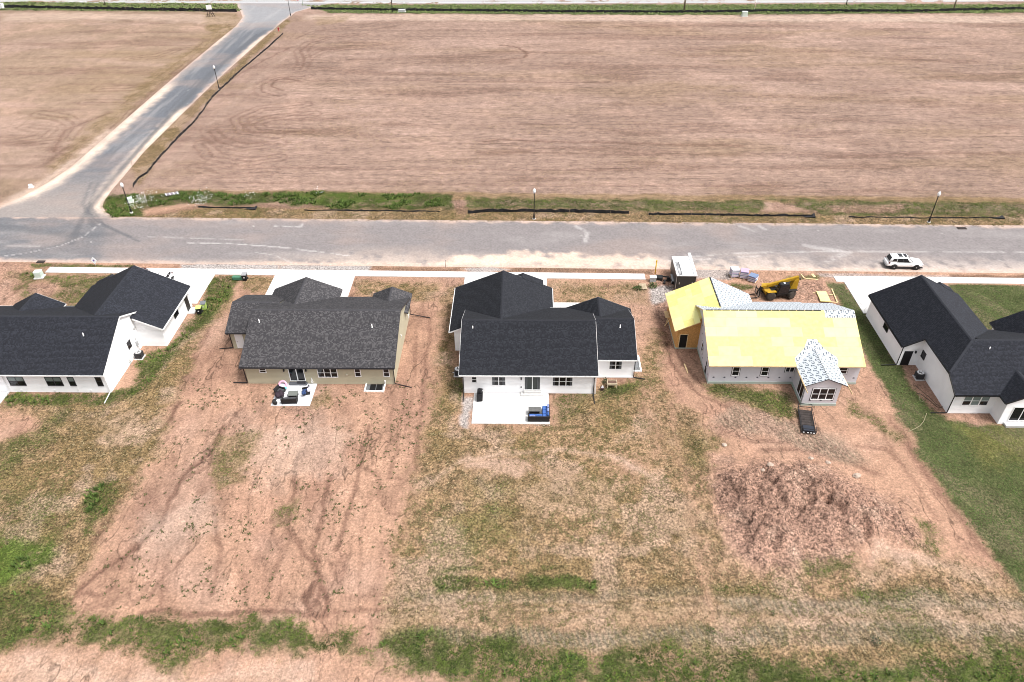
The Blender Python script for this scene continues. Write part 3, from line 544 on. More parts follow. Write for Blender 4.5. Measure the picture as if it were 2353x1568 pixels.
    tufts('verge_grass', xx, yy, .12+.2*q, .3+.3*q, .22+.15*q, c, 4, 'tall green grass on the verge of the highway', 'grass')
    # loose lumps on the dirt pile and mud
    M = 26000; xx = rng.uniform(14, 40, M); yy = rng.uniform(39, 56, M); LL = layers(xx, yy); m = (rng.random(M) < LL['mud']**2*.22); xx, yy = xx[m], yy[m]; q = rng.random(len(xx))
    z = height(xx, yy, layers(xx, yy)); s = .03+.13*q**5
    a = rng.random((len(xx), 5))*6.28; base = np.array([(1,0,0),(0,1,0),(-1,0,0),(0,-1,0),(0,0,1)], float)
    an = rng.random(len(xx))*6.28; R_ = (.6+.8*rng.random((len(xx), 5)))*s[:, None]
    v = np.stack([xx[:, None]+R_*(base[:, 0]*np.cos(an)[:, None]-base[:, 1]*np.sin(an)[:, None]), yy[:, None]+R_*(base[:, 0]*np.sin(an)[:, None]+base[:, 1]*np.cos(an)[:, None]), z[:, None]-.02+R_*base[:, 2]*.8], -1)
    f = np.array([(0,1,4),(1,2,4),(2,3,4),(3,0,4)]); F = (np.arange(len(xx))[:, None, None]*5+f[None]).reshape(-1, 3)
    c = np.array([(.215, .13, .098)])*(.55+.9*rng.random((len(xx), 1))); c = np.repeat(c, 5, 0)
    tag(np_mesh('dirt_clods', v.reshape(-1, 3), F, VEG, {'Col': np.concatenate([c, np.ones((len(c), 1))], 1)}, tris=True), 'crumbled purple-brown dirt clods covering the soil heap', 'dirt', kind='stuff')
    # white daisies in the verge
    P = []
    for (u, v_), r_, n_ in (((330,458), 1.9, 80), ((320,466), 1.5, 50), ((457,455), 1.6, 50), ((466,463), 1.1, 36), ((575,451), 1.2, 18), ((730,441), 1., 12)):
        cx, cy = G(u, v_); P.append(np.stack([cx+rng.normal(0, r_*.6, n_), cy+rng.normal(0, r_*.8, n_)], 1))
    P = np.concatenate(P); q = rng.random(len(P)); c = np.full((len(P), 3), .78)
    tufts('daisies', P[:, 0], P[:, 1],   .10+.04*q, .07+.03*q, .08+.03*q, c, 4, 'white wild daisies in clumps beside the corner', 'flowers', zoff=.2)
scatter()

# ------------------------------------------------------------------ roads and paving
def road_material(name, base, dust):
    m = attr_mat(name, .9); t = m.node_tree; b = t.nodes['Principled BSDF']; N = t.nodes.new; K = t.links.new
    a = [n for n in t.nodes if n.type == 'ATTRIBUTE'][0]
    tc = N('ShaderNodeTexCoord'); n1 = N('ShaderNodeTexNoise'); n1.inputs['Scale'].default_value = 3; n1.inputs['Detail'].default_value = 8; K(tc.outputs['Object'], n1.inputs['Vector'])
    r = N('ShaderNodeMapRange'); r.inputs[1].default_value = .3; r.inputs[2].default_value = .7; r.inputs[3].default_value = .86; r.inputs[4].default_value = 1.14; K(n1.outputs[0], r.inputs[0])
    v = N('ShaderNodeVectorMath'); v.operation = 'SCALE'; K(a.outputs['Color'], v.inputs[0]); K(r.outputs[0], v.inputs['Scale']); K(v.outputs[0], b.inputs['Base Color'])
    b.inputs['Specular IOR Level'].default_value = .2
    return m
ASPH = road_material('dusty_asphalt', 0, 0)
SCUFF = [(a, wd, [G(*p) for p in l]) for a, wd, l in [
  (.8, .12, [(430,558),(520,560),(640,568),(740,580),(800,588)]), (.5, .1, [(590,580),(640,590),(670,604)]), (.6, .1, [(0,590),(60,582),(140,565),(190,545),(230,515)]), (.4, .08, [(0,566),(90,566)]),
  (.6, .2, [(630,520),(690,522),(695,515)]), (.4, .15, [(340,545),(420,547),(560,552)]), (.5, .3, [(1325,520),(1350,535),(1345,555)]), (.4, .3, [(1700,520),(1730,530)]), (.4, .3, [(1745,520),(1760,528)]),
  (.5, .2, [(1560,592),(1700,582),(1900,578),(2353,580)]), (.5, .2, [(1540,600),(1620,596),(1760,588)]), (.4, .5, [(1850,565),(1950,580),(1900,600)])]]
TYRE = [(a, wd, [G(*p) for p in l]) for a, wd, l in [(.5, .5, [(165,560),(190,500),(240,440),(330,330),(480,170),(590,80)]), (.5, .5, [(215,520),(200,480),(250,420),(360,300),(510,150),(610,70)]), (.5, .25, [(300,545),(225,510),(190,470),(210,420)]), (.45, .25, [(320,555),(240,520),(205,470),(225,420)]), (.35, .3, [(30,590),(150,560),(180,520)]), (.4, .8, [(0,520),(150,540),(260,540)]), (.35, .3, [(380,262),(460,180)]), (.35,.3,[(520,280),(540,283)])]]
def road_colour(x, y, kind):
    n1 = fbm(x*.15, y*.5, 4, 201); n2 = fbm(x*.9, y*.9, 3, 205); n3 = fbm(x*.04, y*.5, 3, 209)
    c = np.empty((len(x), 3))
    if kind == 'highway': c[:] = (.29, .29, .30); c *= (.93+.14*n1)[:, None]; return c
    c[:] = (.165, .149, .149) if kind == 'street' else (.098, .104, .118)
    if kind == 'street':
        c = mixc(c, (.10, .106, .118), sst(-62.0, -64.5, x+(y-97)*.35)*.75)
        dn = y-yl(ROADN, x)
        d = (1-sst(.3, 3.0+4.0*sst(.42, .7, fbm(x*.09, y*.05, 2, 213)), dn))*.85*sst(-48, -20, x)+(1-sst(0, 1.8, dn))*.6
        spill = masked(x, y, [G(1000,600), G(1050,585), G(1500,590), G(1540,612), G(1020,612)], 2, lambda X, Y: sst(-.9, .9, poly_sd(X+3*(fbm(X*.8, Y*.8, 4, 5)-.5), Y+4.5*(fbm(X*.6+7, Y*.6, 4, 6)-.5), [G(1000,606), G(1060,588), G(1250,582), G(1500,592), G(1545,612), G(1020,614)])))
        c = mixc(c, (.24, .222, .218), sst(.5, .8, n1)*.4)
        c = mixc(c, (.36, .295, .255), d*sst(.3, .7, n2+.2)); c = mixc(c, (.56, .43, .345), spill*.8)
        c = mixc(c, (.36, .31, .285), sst(-60, -50, -x)*0+sst(10, 25, x)*(1-sst(1, 6, dn))*.6*sst(.35, .6, n2))
    else:
        dl = x-np.interp(y, [p[1] for p in SIDE_L], [p[0] for p in SIDE_L]); dr = np.interp(y, [p[1] for p in SIDE_R], [p[0] for p in SIDE_R])-x
        pl = (1-sst(.4, 3.6, dl+1.6*(n2-.5)))*sst(108, 113, y)*(1-sst(165, 172, y)*.75)*1.0; pl2 = (1-sst(.0, 1.6, dl+1.*(n2-.5)))*sst(196, 199, y)*(1-sst(206, 210, y))
        prr = (1-sst(.4, 3.2, dr+1.6*(n2-.5)))*sst(104, 110, y)*(1-sst(150, 156, y))+(1-sst(.1, 2.0, dr+1.*(n2-.5)))*sst(182, 188, y)*(1-sst(206, 210, y))
        c = mixc(c, (.20, .195, .20), sst(.5, .8, fbm(x*.6, y*.06, 3, 217))*.6); c = mixc(c, (.25, .215, .195), (1-sst(108, 128, y))*.7)
        c = mixc(c, (.56, .45, .37), np.clip(np.maximum(np.maximum(pl, pl2), prr), 0, 1)*.9)
        c = mixc(c, (.30, .295, .30), sst(208, 225, y)*.5)
    if kind == 'street': de = np.minimum(y-yl(ROADN, x), yl(ROADF, x)+.6-y)
    else: de = np.minimum(dl, dr)
    c = mixc(c, (.40, .30, .25), (1-sst(.0, 1.1, de+1.8*(fbm(x*.6, y*.6, 4, 231)-.5)))*.85)
    c = mixc(c, (.25, .19, .165), sst(.5, .75, fbm(x*.07, y*.16, 4, 233))*.35); c *= (1+(fbm(x*2.2, y*2.2, 2, 235)-.5)*.22)[:, None]
    for a, wd, l in TYRE:
        xs = [p[0] for p in l]; ys_ = [p[1] for p in l]; s = (x > min(xs)-3) & (x < max(xs)+3) & (y > min(ys_)-3) & (y < max(ys_)+3)
        if s.any(): c[s] = mixc(c[s], (.07, .074, .082), a*(1-sst(.3*wd, 1.6*wd, stroke_d(x[s], y[s], l))))
    for a, wd, l in SCUFF:
        xs = [p[0] for p in l]; ys_ = [p[1] for p in l]; s = (x > min(xs)-3) & (x < max(xs)+3) & (y > min(ys_)-3) & (y < max(ys_)+3)
        if s.any(): c[s] = mixc(c[s], (.42, .40, .39), a*.8*(1-sst(.5*wd, 1.5*wd, stroke_d(x[s]+.3*(n2[s]-.5), y[s]+.3*(n2[s]-.5), l)))*sst(.25, .5, n2[s]))
    c = mixc(c, (.5, .48, .46), sst(.86, .92, fbm(x*1.3, y*2., 3, 221))*.5)
    return np.clip(c, .02, .8)
def strip(name, ys, Lf, Rf, nx, z, kind, swap=False):
    """sheet between two edges; rows run along ys"""
    X = np.stack([np.linspace(Lf(v), Rf(v), nx) for v in ys]); Y = np.repeat(np.array(ys)[:, None], nx, 1)
    if swap: X, Y = Y, X
    x, y = X.ravel(), Y.ravel(); nr, nc = X.shape; i = np.arange(nr*nc).reshape(nr, nc)
    q = np.stack([i[:-1, :-1], i[:-1, 1:], i[1:, 1:], i[1:, :-1]], -1).reshape(-1, 4)
    if swap: q = q[:, ::-1]
    c = road_colour(x, y, kind)
    return tag(np_mesh(name, np.stack([x, y, np.full(len(x), z)], 1), q, ASPH, {'Col': np.concatenate([c, np.ones((len(c), 1))], 1)}), kind='structure')
xs = np.concatenate([np.linspace(-300, -105, 20), np.arange(-104, 100, .3), np.linspace(101, 300, 20)])
strip('street', list(xs), lambda x: yl(ROADN, x), lambda x: yl(ROADF, x)+.6, 50, .008, 'street', swap=True)
ip = lambda P: (lambda y: float(np.interp(y, [p[1] for p in P], [p[0] for p in P])))
strip('side_road', list(np.arange(105.2, 243.1, .45)), ip(SIDE_L), ip(SIDE_R), 40, .012, 'side')
strip('highway', list(np.concatenate([np.linspace(-900, -200, 15), np.arange(-198, 196, 2.), np.linspace(200, 900, 15)])), lambda x: 241.2-.008*x+(.00009*x*x if abs(x) < 200 else 3.6), lambda x: 262, 12, .016, 'highway', swap=True)
# painted edge line of the highway
m_ = MB(); m_.f = []
for a in range(-190, 180, 10):
    e = lambda x: 242.3-.008*x+.00009*x*x
    m_.quad((a, e(a), .022), (a+10, e(a+10), .022), (a+10, e(a+10)+.25, .022), (a, e(a)+.25, .022))
tag(m_.build('edge_line', mat('road_paint', (.5, .5, .49), .7)), kind='structure')

CONC = mat('concrete', (.52, .515, .505), .85, var=.10, scale=.8, bump=.05)
CONC2 = mat('grey_concrete', (.52, .51, .50), .85, var=.08, scale=2.0)
def slabs(parent, x0, x1, y0f, y1f, nx, ny, top=.07, m=CONC, gap=.012):
    """slabs cast with open joints; y0f/y1f give the skew edges"""
    for i in range(nx):
        for j in range(ny):
            a = x0+(x1-x0)*i/nx+gap; b = x0+(x1-x0)*(i+1)/nx-gap
            L0 = lambda x, t: y0f(x)+(y1f(x)-y0f(x))*t
            p = [(a, L0(a, j/ny)+gap), (b, L0(b, j/ny)+gap), (b, L0(b, (j+1)/ny)-gap), (a, L0(a, (j+1)/ny)-gap)]
            MB().hexa([(q[0], q[1], -.08) for q in p], [(q[0], q[1], top) for q in p]).build('slab', m, parent)
def paved(name, x0, x1, y0f, y1f, nx, ny, top=.07, m=CONC, gap=.012):
    b = MB(); b.hexa([(x0, y0f(x0), -.1), (x1, y0f(x1), -.1), (x1, y1f(x1), -.1), (x0, y1f(x0), -.1)], [(x0, y0f(x0), top-.03), (x1, y0f(x1), top-.03), (x1, y1f(x1), top-.03), (x0, y1f(x0), top-.03)])
    o = tag(b.build(name, CONC2), kind='structure'); slabs(o, x0, x1, y0f, y1f, nx, ny, top, m, gap); return o
K = lambda v: (lambda x: v)
paved('sidewalk', -67.8, 16.6, lambda x: yl(SWN, x), lambda x: yl(SWF, x), 55, 1)
paved('sidewalk', 42.6, 110, lambda x: yl(SWN, x), lambda x: yl(SWF, x), 44, 1)
paved('driveway', -56.0, -43.5, K(81.2), lambda x: yl(SWN, x)-.02, 4, 2)
paved('driveway', -35.0, -23.75, K(80.9), lambda x: yl(SWN, x)-.02, 4, 2)
paved('driveway', -8.4, 2.95, K(81.0), lambda x: yl(SWN, x)-.02, 4, 2)
paved('driveway', 43.6, 54.4, K(79.6), lambda x: yl(SWN, x)-.02, 4, 2)
paved('path', 2.97, 7.2, K(80.7), K(81.75), 3, 1)
paved('path', 5.7, 7.2, K(76.3), K(80.68), 1, 3)
# narrow driveway aprons of crushed stone lie in the ground layer
PATIO3 = tag(paved('patio', -5.72, 2.7, K(58.65), K(63.66), 3, 2, .09, gap=.028), kind='structure')
paved('patio', -28.2, -23.85, K(61.3), K(65.06), 1, 1, .09, mat('pale_concrete', (.60, .61, .64), .8, var=.05))
paved('patio', -66, -58.68, K(58.6), K(63.3), 2, 2, .09, mat('pale_concrete', (.60, .61, .64), .8, var=.05))

# ------------------------------------------------------------------ houses
WHITE = siding('white_siding', (.87, .872, .88)); BEIGE = siding('beige_siding', (.42, .385, .28))
WRAP = mat('house_wrap', (.53, .525, .56), .55, var=.05, scale=1.0); FOUND = mat('foundation', (.36, .39, .36), .9, col2=(.30, .38, .32), scale=.8)
TRIM = mat('white_trim', (.78, .78, .78), .5); BLACK = mat('black_metal', (.012, .012, .014), .45); DARKTRIM = mat('dark_trim', (.035, .035, .04), .5)
GLASS = mat('window_glass', (.008, .009, .011), .06, spec=.35); GLASS2 = mat('blind_glass', (.16, .2, .195), .15, spec=.4); WFRAME = mat('window_vinyl', (.82, .82, .82), .4)
CURT = mat('curtain_cloth', (.10, .105, .115), .8, var=.5, scale=14, stretch=(1, 1, .02))
OSB = mat('osb_sheathing', (.46, .25, .085), .9, var=.25, scale=9, stretch=(1, 1, 1)); OSBR = mat('roof_sheathing', (.62, .58, .215), .85, col2=(.66, .62, .26), scale=1.5)
OSBS = [OSBR, mat('roof_sheathing_pale', (.66, .63, .25), .85, col2=(.68, .65, .29), scale=1.1), mat('roof_sheathing_deep', (.57, .51, .16), .85, col2=(.62, .56, .21), scale=2.3)]
PINE = mat('pine_lumber', (.60, .45, .25), .8, var=.15, scale=2)
def shingle_mat(name):
    m = attr_mat(name, .92); t = m.node_tree; b = t.nodes['Principled BSDF']; b.inputs['Specular IOR Level'].default_value = .25
    return m
SHG = shingle_mat('asphalt_shingle')
def shingles(parent, org, rects, plane, axis, base, hi, spread, name='shingles'):
    """courses of overlapping tabs; rects = (a0,a1,b0,b1), plane(b) -> z; axis = ridge direction"""
    V = []; Cc = []
    for R_ in rects:
        a0, a1, b0, b1 = R_[:4]; cut = R_[4] if len(R_) > 4 else (a0, a0); z0, z1 = plane(b0), plane(b1)
        if z0 > z1: b0, b1, z0, z1, cut = b1, b0, z1, z0, cut[::-1]
        run = abs(b1-b0); L_ = math.hypot(run, z1-z0); n = max(1, int(L_/.145)); sl_ = (z1-z0)/L_; cs = (b1-b0)/L_
        nb, nz = -sl_*np.sign(cs)*1.0, abs(cs)           # upward normal in (b,z)
        for k in range(n):
            s0, s1 = L_*k/n-.02, L_*(k+1)/n+.015
            if k == 0: s0 = -.03
            a0 = cut[0]+(cut[1]-cut[0])*(k+.5)/n
            wds = rng.uniform(.10, .22, int((a1-a0)/.10)+3); e = a0+np.concatenate([[0], np.cumsum(wds)]); e = e[e < a1-.03]; e = np.append(e, a1)
            m = len(e)-1; lo = .016+.005*rng.random(m); drop = s0-.012*rng.random(m)
            def pt(a, s_, h): return np.stack([a, b0+cs*s_+nb*h, z0+sl_*s_+nz*h], 1)
            A, B = e[:-1]+.002, e[1:]-.002
            p = [pt(A, drop, lo), pt(B, drop, lo), pt(B, np.full(m, s1), np.full(m, .004)), pt(A, np.full(m, s1), np.full(m, .004)), pt(A, drop, lo*0-.005), pt(B, drop, lo*0-.005)]
            V.append(np.stack(p, 1))
            t = rng.random(m); q = np.where(t > 1-spread, .55+.45*rng.random(m), .25*rng.random(m))
            Cc.append(np.array(base)[None]*(1-q[:, None])+np.array(hi)[None]*q[:, None])
    V = np.concatenate(V); Cc = np.concatenate(Cc); n = len(V); v = V.reshape(-1, 3)
    if axis == 'y': v = v[:, [1, 0, 2]]
    v = v-np.array(org)
    f = np.array([(0, 1, 2, 3), (4, 5, 1, 0)]); F = (np.arange(n)[:, None, None]*6+f[None]).reshape(-1, 4)
    c = np.repeat(Cc, 6, 0)
    o = np_mesh(name, v, F, SHG, {'Col': np.concatenate([c, np.ones((len(c), 1))], 1)}, parent=parent)
    tag(o, kind='stuff'); return o
STY = dict(
 charcoal=dict(base=(.015, .0165, .022), hi=(.028, .031, .041), spread=.4),
 charcoal2=dict(base=(.0125, .0135, .018), hi=(.024, .0265, .033), spread=.4),
 grey=dict(base=(.036, .035, .039), hi=(.090, .086, .090), spread=.38))
def P3(axis, a, b, z): return (a, b, z) if axis == 'x' else (b, a, z)
class House:
    def __init__(s, name, label, loc, cat='house'): s.e = thing(name, label, cat, loc); s.o = loc
    def mb(s): return MB(s.o)
    def walls(s, axis, a0, a1, b0, b1, rb, zr, p, m, z0=0.0, name='wall', t=.13):
        zt = lambda b: zr-p*abs(b-rb)-t
        prof = [(b0, z0), (b1, z0), (b1, zt(b1)), (rb, zt(rb)), (b0, zt(b0))]
        if not (b0 < rb < b1): prof = [(b0, z0), (b1, z0), (b1, zt(b1)), (b0, zt(b0))]
        q = s.mb(); q.hexa([P3(axis, a0, b, z) for b, z in prof], [P3(axis, a1, b, z) for b, z in prof])
        return q.build(name, m, s.e)
    def gable(s, axis, a0, a1, bl, br, rb, zr, p, style, left=None, right=None, fascia=TRIM, gutter=None, rake=(1, 1), ridge=(None, None), cover=('shingle', 'shingle'), fw=.18, cap=True, eave=(1, 1)):
        pl = lambda b: zr-p*abs(b-rb)
        left = left or [(a0, a1, bl, rb)]; right = right or [(a0, a1, rb, br)]
        d = s.mb()
        for R_ in left+right:
            A0, A1, B0, B1 = R_[:4]; th = .09; C0, C1 = R_[4] if len(R_) > 4 else (A0, A0)
            d.hexa([P3(axis, C0, B0, pl(B0)-th), P3(axis, A1, B0, pl(B0)-th), P3(axis, A1, B1, pl(B1)-th), P3(axis, C1, B1, pl(B1)-th)], [P3(axis, C0, B0, pl(B0)-.004), P3(axis, A1, B0, pl(B0)-.004), P3(axis, A1, B1, pl(B1)-.004), P3(axis, C1, B1, pl(B1)-.004)])
        ro = d.build('roof', PINE if 'osb' in cover else DARKTRIM, s.e)
        shr = (left if cover[0] == 'shingle' else [])+(right if cover[1] == 'shingle' else [])
        if shr: shingles(ro, s.o, shr, pl, axis, **STY[style])
        # ridge cap of overlapping pieces
        if cap:
            r0, r1 = ridge[0] if ridge[0] is not None else a0, ridge[1] if ridge[1] is not None else a1
            q = s.mb(); n = max(1, int((r1-r0)/.3)); w_ = .16
            for k in range(n):
                A, B = r0+(r1-r0)*k/n, r0+(r1-r0)*(k+1)/n+.02
                for sg in (-1, 1):
                    q.quad(P3(axis, A, rb, zr+.035), P3(axis, B, rb, zr+.022), P3(axis, B, rb+sg*w_, zr-p*w_+.03), P3(axis, A, rb+sg*w_, zr-p*w_+.042))
            q.build('ridge_cap', mat('ridge_'+style, tuple(x*1.15 for x in STY[style]['base']), .9, var=.2, scale=4), ro)
        q = s.mb(); any_ = False
        for side, rects, be, on in ((-1, left, bl, eave[0]), (1, right, br, eave[1])):
            if not on: continue
            for A0, A1, B0, B1 in [r_[:4] for r_ in rects]:
                if abs((B0 if side < 0 else B1)-be) > .02: continue
                q.bar(P3(axis, A0, be+side*.013, pl(be)-fw/2-.012), P3(axis, A1, be+side*.013, pl(be)-fw/2-.012), .022, fw); any_ = True
        for (A, on) in ((a0, rake[0]), (a1, rake[1])):
            if not on: continue
            sg = -1 if A == a0 else 1
            for be in (bl, rb), (rb, br):
                q.bar(P3(axis, A+sg*.013, be[0], pl(be[0])-fw/2-.005), P3(axis, A+sg*.013, be[1], pl(be[1])-fw/2-.005), .022, fw); any_ = True
        if any_: q.build('fascia', fascia, ro)
        if gutter:
            gm, sides = gutter
            for side, rects, be in ((-1, left, bl), (1, right, br)):
                if side not in sides: continue
                for A0, A1, B0, B1 in [r_[:4] for r_ in rects]:
                    if abs((B0 if side < 0 else B1)-be) > .02: continue
                    z = pl(be)-.03; g = s.mb()
                    for dx, dz, w_, h_ in ((.055, -.11, .09, .012), (.105, -.055, .012, .12)):
                        g.bar(P3(axis, A0, be+side*(dx+.02), z+dz), P3(axis, A1, be+side*(dx+.02), z+dz), w_, h_)
                    g.build('gutter', gm, ro)
        return ro
    def frame(s, face, c):
        """wall face: '-y' at y=c, '+x' / '-x' at x=c -> function (u along, out, z)"""
        if face == '-y': return lambda u, o, z: (u, c-o, z)
        if face == '+y': return lambda u, o, z: (u, c+o, z)
        if face == '+x': return lambda u, o, z: (c+o, u, z)
        return lambda u, o, z: (c-o, u, z)
    def ubox(s, q, F, u0, u1, o0, o1, z0, z1):
        q.hexa([F(u0, o0, z0), F(u1, o0, z0), F(u1, o1, z0), F(u0, o1, z0)], [F(u0, o0, z1), F(u1, o0, z1), F(u1, o1, z1), F(u0, o1, z1)])
    def window(s, face, c, u0, u1, z0, z1, nx=1, ny=2, fm=WFRAME, gm=GLASS, fw=.07, mull=.09, name='window', casing=None, curtain=0, gms=None, deep=.05):
        F = s.frame(face, c); q = s.mb()
        s.ubox(q, F, u0-fw, u1+fw, -.02, deep, z1, z1+fw); s.ubox(q, F, u0-fw, u1+fw, -.02, deep+.015, z0-fw, z0)
        s.ubox(q, F, u0-fw, u0, -.02, deep-.003, z0, z1); s.ubox(q, F, u1, u1+fw, -.02, deep-.003, z0, z1)
        wo = q.build(name, fm, s.e)
        W_ = (u1-u0-mull*(nx-1))/nx
        for i in range(1, nx): q = s.mb(); s.ubox(q, F, u0+i*W_+(i-1)*mull, u0+i*(W_+mull), -.02, deep-.01, z0, z1); q.build('mullion', fm, wo)
        for i in range(nx):
            a = u0+i*(W_+mull)
            for j in range(1, ny): q = s.mb(); zz = z0+(z1-z0)*j/ny; s.ubox(q, F, a, a+W_, -.02, .032, zz-.025, zz+.025); q.build('meeting_rail', fm, wo)
        for i in range(nx):
            a = u0+i*(W_+mull)
            for j in range(ny):
                za = z0+(z1-z0)*j/ny+(.025 if j else 0); zb = z0+(z1-z0)*(j+1)/ny-(.025 if j < ny-1 else 0)
                g_ = gms[(i, j)] if gms and (i, j) in gms else gm
                q = s.mb(); s.ubox(q, F, a, a+W_, -.02, .012, za, zb); q.build('pane', g_, wo)
        if curtain:
            q = s.mb(); ww = (u1-u0)*.22*curtain
            for a, b in ((u0, u0+ww), (u1-ww, u1)):
                n = 6
                for k in range(n):
                    uu = a+(b-a)*k/n
                    if nx > 1 and any(u0+i*W_+(i-1)*mull-.02 < uu+(b-a)/n and uu < u0+i*(W_+mull)+.02 for i in range(1, nx)): continue
                    s.ubox(q, F, uu, uu+(b-a)/n*.6, .012, .016, z0+.01, z1-.01)
            if q.v: q.build('curtain', CURT, wo)
        if casing:
            q = s.mb(); e = fw+.07
            for b in ((u0-e, u1+e, z1+fw, z1+e), (u0-e, u1+e, z0-e, z0-fw), (u0-e, u0-fw, z0-fw, z1+fw), (u1+fw, u1+e, z0-fw, z1+fw)): s.ubox(q, F, b[0], b[1], -.01, .008, b[2], b[3])
            q.build('flashing_tape', casing, wo)
        return wo
    def door(s, face, c, u0, u1, z0, z1, m, fm=TRIM, handle=True):
        F = s.frame(face, c); q = s.mb()
        for b in ((u0-.08, u0, z0, z1+.08), (u1, u1+.08, z0, z1+.08), (u0, u1, z1, z1+.08)): s.ubox(q, F, b[0], b[1], -.02, .04, b[2], b[3])
        q.build('door_frame', fm, s.e)
        q = s.mb(); s.ubox(q, F, u0, u1, -.02, .02, z0, z1); d = q.build('door', m, s.e)
        q = s.mb()
        for (a, b) in ((.15, .45), (.52, .9)):
            for (k0, k1) in ((.12, .46), (.54, .88)): s.ubox(q, F, u0+(u1-u0)*k0, u0+(u1-u0)*k1, .02, .03, z0+(z1-z0)*a, z0+(z1-z0)*b)
        q.build('door_panel', m, d)
        if handle: q = s.mb(); s.ubox(q, F, u0+.06, u0+.12, .02, .08, z0+.95, z0+1.1); q.build('handle', mat('steel', (.4, .4, .4), .35, .8), d)
    def pipe(s, x, y, z, h=.45, m=TRIM):
        q = s.mb(); q.lathe((x, y, z-.3), [(.055, 0), (.055, h+.3)], 10); q.lathe((x, y, z-.05), [(.14, -.05), (.12, .05), (.06, .12)], 10)
        q.build('vent_pipe', m, s.e, smooth=True)
    def downspout(s, pts, m, w_=.085):
        q = s.mb()
        for a, b in zip(pts, pts[1:]): q.bar(a, b, w_, w_*.8, up=(0, 1, 0) if abs(a[2]-b[2]) > .5 else (0, 0, 1))
        q.build('downspout', m, s.e)
    def lamp(s, face, c, u, z):
        F = s.frame(face, c); q = s.mb(); s.ubox(q, F, u-.06, u+.06, 0, .03, z-.1, z+.15); s.ubox(q, F, u-.07, u+.07, .05, .19, z-.12, z+.16); s.ubox(q, F, u-.02, u+.02, .03, .06, z+.05, z+.1)
        lo = q.build('wall_lamp', BLACK, s.e); q = s.mb(); s.ubox(q, F, u-.05, u+.05, .06, .18, z-.16, z-.12); q.build('lamp_glass', mat('lamp_glass', (.6, .6, .58), .2), lo)

# --- left house
h = House('white_house', 'white house with charcoal roof and white gutters, lime bin beside its garage', (-52, 63.4, 0)); h1 = h
h.walls('x', -66, -47.0, 63.38, 76.3, 69.6, 6.2, .5, WHITE); h.walls('y', 72.08, 80.75, -56.1, -43.94, -50.0, 6.0, .48, WHITE); h.walls('y', 70.5, 76.6, -63.9, -58.2, -61.1, 4.5, .5, WHITE)
h.gable('x', -66.6, -46.8, 63.0, 76.65, 69.6, 6.2, .5, 'charcoal', gutter=(TRIM, (-1, 1)))
h.gable('y', 70.1, 81.1, -56.45, -43.55, -50.0, 6.0, .48, 'charcoal', left=[(73, 81.1, -56.45, -50.0), (70.1, 73, -53, -50)], right=[(71.65, 81.1, -47.05, -43.55), (70.1, 81.1, -50.0, -47.05)], rake=(0, 1), gutter=(TRIM, (1,)))
q = h.mb(); q.bar((-46.8, 71.63, 4.33), (-43.55, 71.63, 2.77), .022, .2); q.build('fascia', TRIM, h.e)
h.gable('y', 80.9, 81.7, -55.9, -51.4, -53.65, 4.28, .48, 'charcoal', rake=(0, 1)); h.walls('y', 80.5, 81.5, -55.5, -51.8, -53.65, 4.28, .48, WHITE)
h.gable('y', 71.5, 76.95, -64.3, -57.9, -61.1, 4.5, .5, 'charcoal', rake=(0, 1))
h.walls('x', -70.5, -66.02, 66.2, 76.2, 69.6, 6.2, .5, WHITE); h.gable('x', -71, -66.62, 63.0, 76.65, 69.6, 6.2, .5, 'charcoal', gutter=(TRIM, (-1,)))
for a, b, n in ((-58.17, -56.33, 2), (-53.89, -52.06, 2), (-51.33, -50.60, 1), (-48.18, -47.5, 1)):
    wide = n == 2; h.window('-y', 63.38, a+.06, b-.06, 1.05, 2.22, n, 2, DARKTRIM, GLASS, .06, .07, gms=({(i, 1): GLASS2 for i in range(n)} if a < -50 else None))
h.window('+x', -47.0, 69.32, 69.98, 1.65, 2.5, 1, 2, DARKTRIM, GLASS); h.window('+x', -43.94, 75.7, 76.85, 1.55, 2.15, 1, 1, DARKTRIM, GLASS); h.door('+x', -43.94, 79.1, 80.15, .1, 2.12, mat('dark_door', (.02, .019, .018), .5), handle=False)
h.pipe(-50.3, 67.4, 5.05, .4)
h.downspout([(-46.95, 62.95, 2.65), (-47.02, 63.28, 2.4), (-47.02, 63.3, .2), (-46.95, 61.5, .06)], TRIM); h.downspout([(-58.75, 62.95, 2.65), (-58.6, 63.28, 2.4), (-58.6, 63.3, .2), (-59.5, 61.2, .14)], TRIM)
q = h.mb(); q.lathe((-46.96, 71.6, 3.04), [(.17, 0), (.17, .06), (.1, .1)], 14, 'x'); q.build('gable_vent', mat('grey_plastic', (.42, .42, .42), .6), h.e)
q = h.mb(); q.box(-46.99, -46.78, 70.85, 71.15, .9, 1.5); q.tube([(-46.86, 71.0, 1.5), (-46.86, 71.0, 2.1)], .035); q.tube([(-46.86, 71.0, .9), (-46.86, 71.0, .0)], .03); q.build('electric_meter', mat('grey_box', (.38, .39, .40), .5), h.e)
for X in (-57.2, -53.4, -49.2): q = h.mb(); q.box(X-.06, X+.06, 63.28, 63.37, .22, .42); q.build('outlet_cover', TRIM, h.e)
q = h.mb(); q.tube([(-50.6, 63.3, .8), (-50.55, 63.2, .5), (-50.5, 63.22, .32), (-50.62, 63.22, .4), (-50.6, 63.3, .75)], .03); q.build('hose_bib', TRIM, h.e)
q = h.mb(); q.tube([(-46.9, 68.2, .6), (-46.8, 68.25, .4), (-46.85, 68.4, .3), (-46.8, 68.15, .35), (-46.85, 68.3, .2)], .025); q.tube([(-46.9, 68.5, .7), (-46.8, 68.45, .2)], .03); q.build('hose', mat('green_hose', (.05, .1, .05), .6), h.e)
q = h.mb(); q.box(-43.92, -43.0, 78.85, 80.3, -.05, .12); q.build('stoop', CONC, h.e)

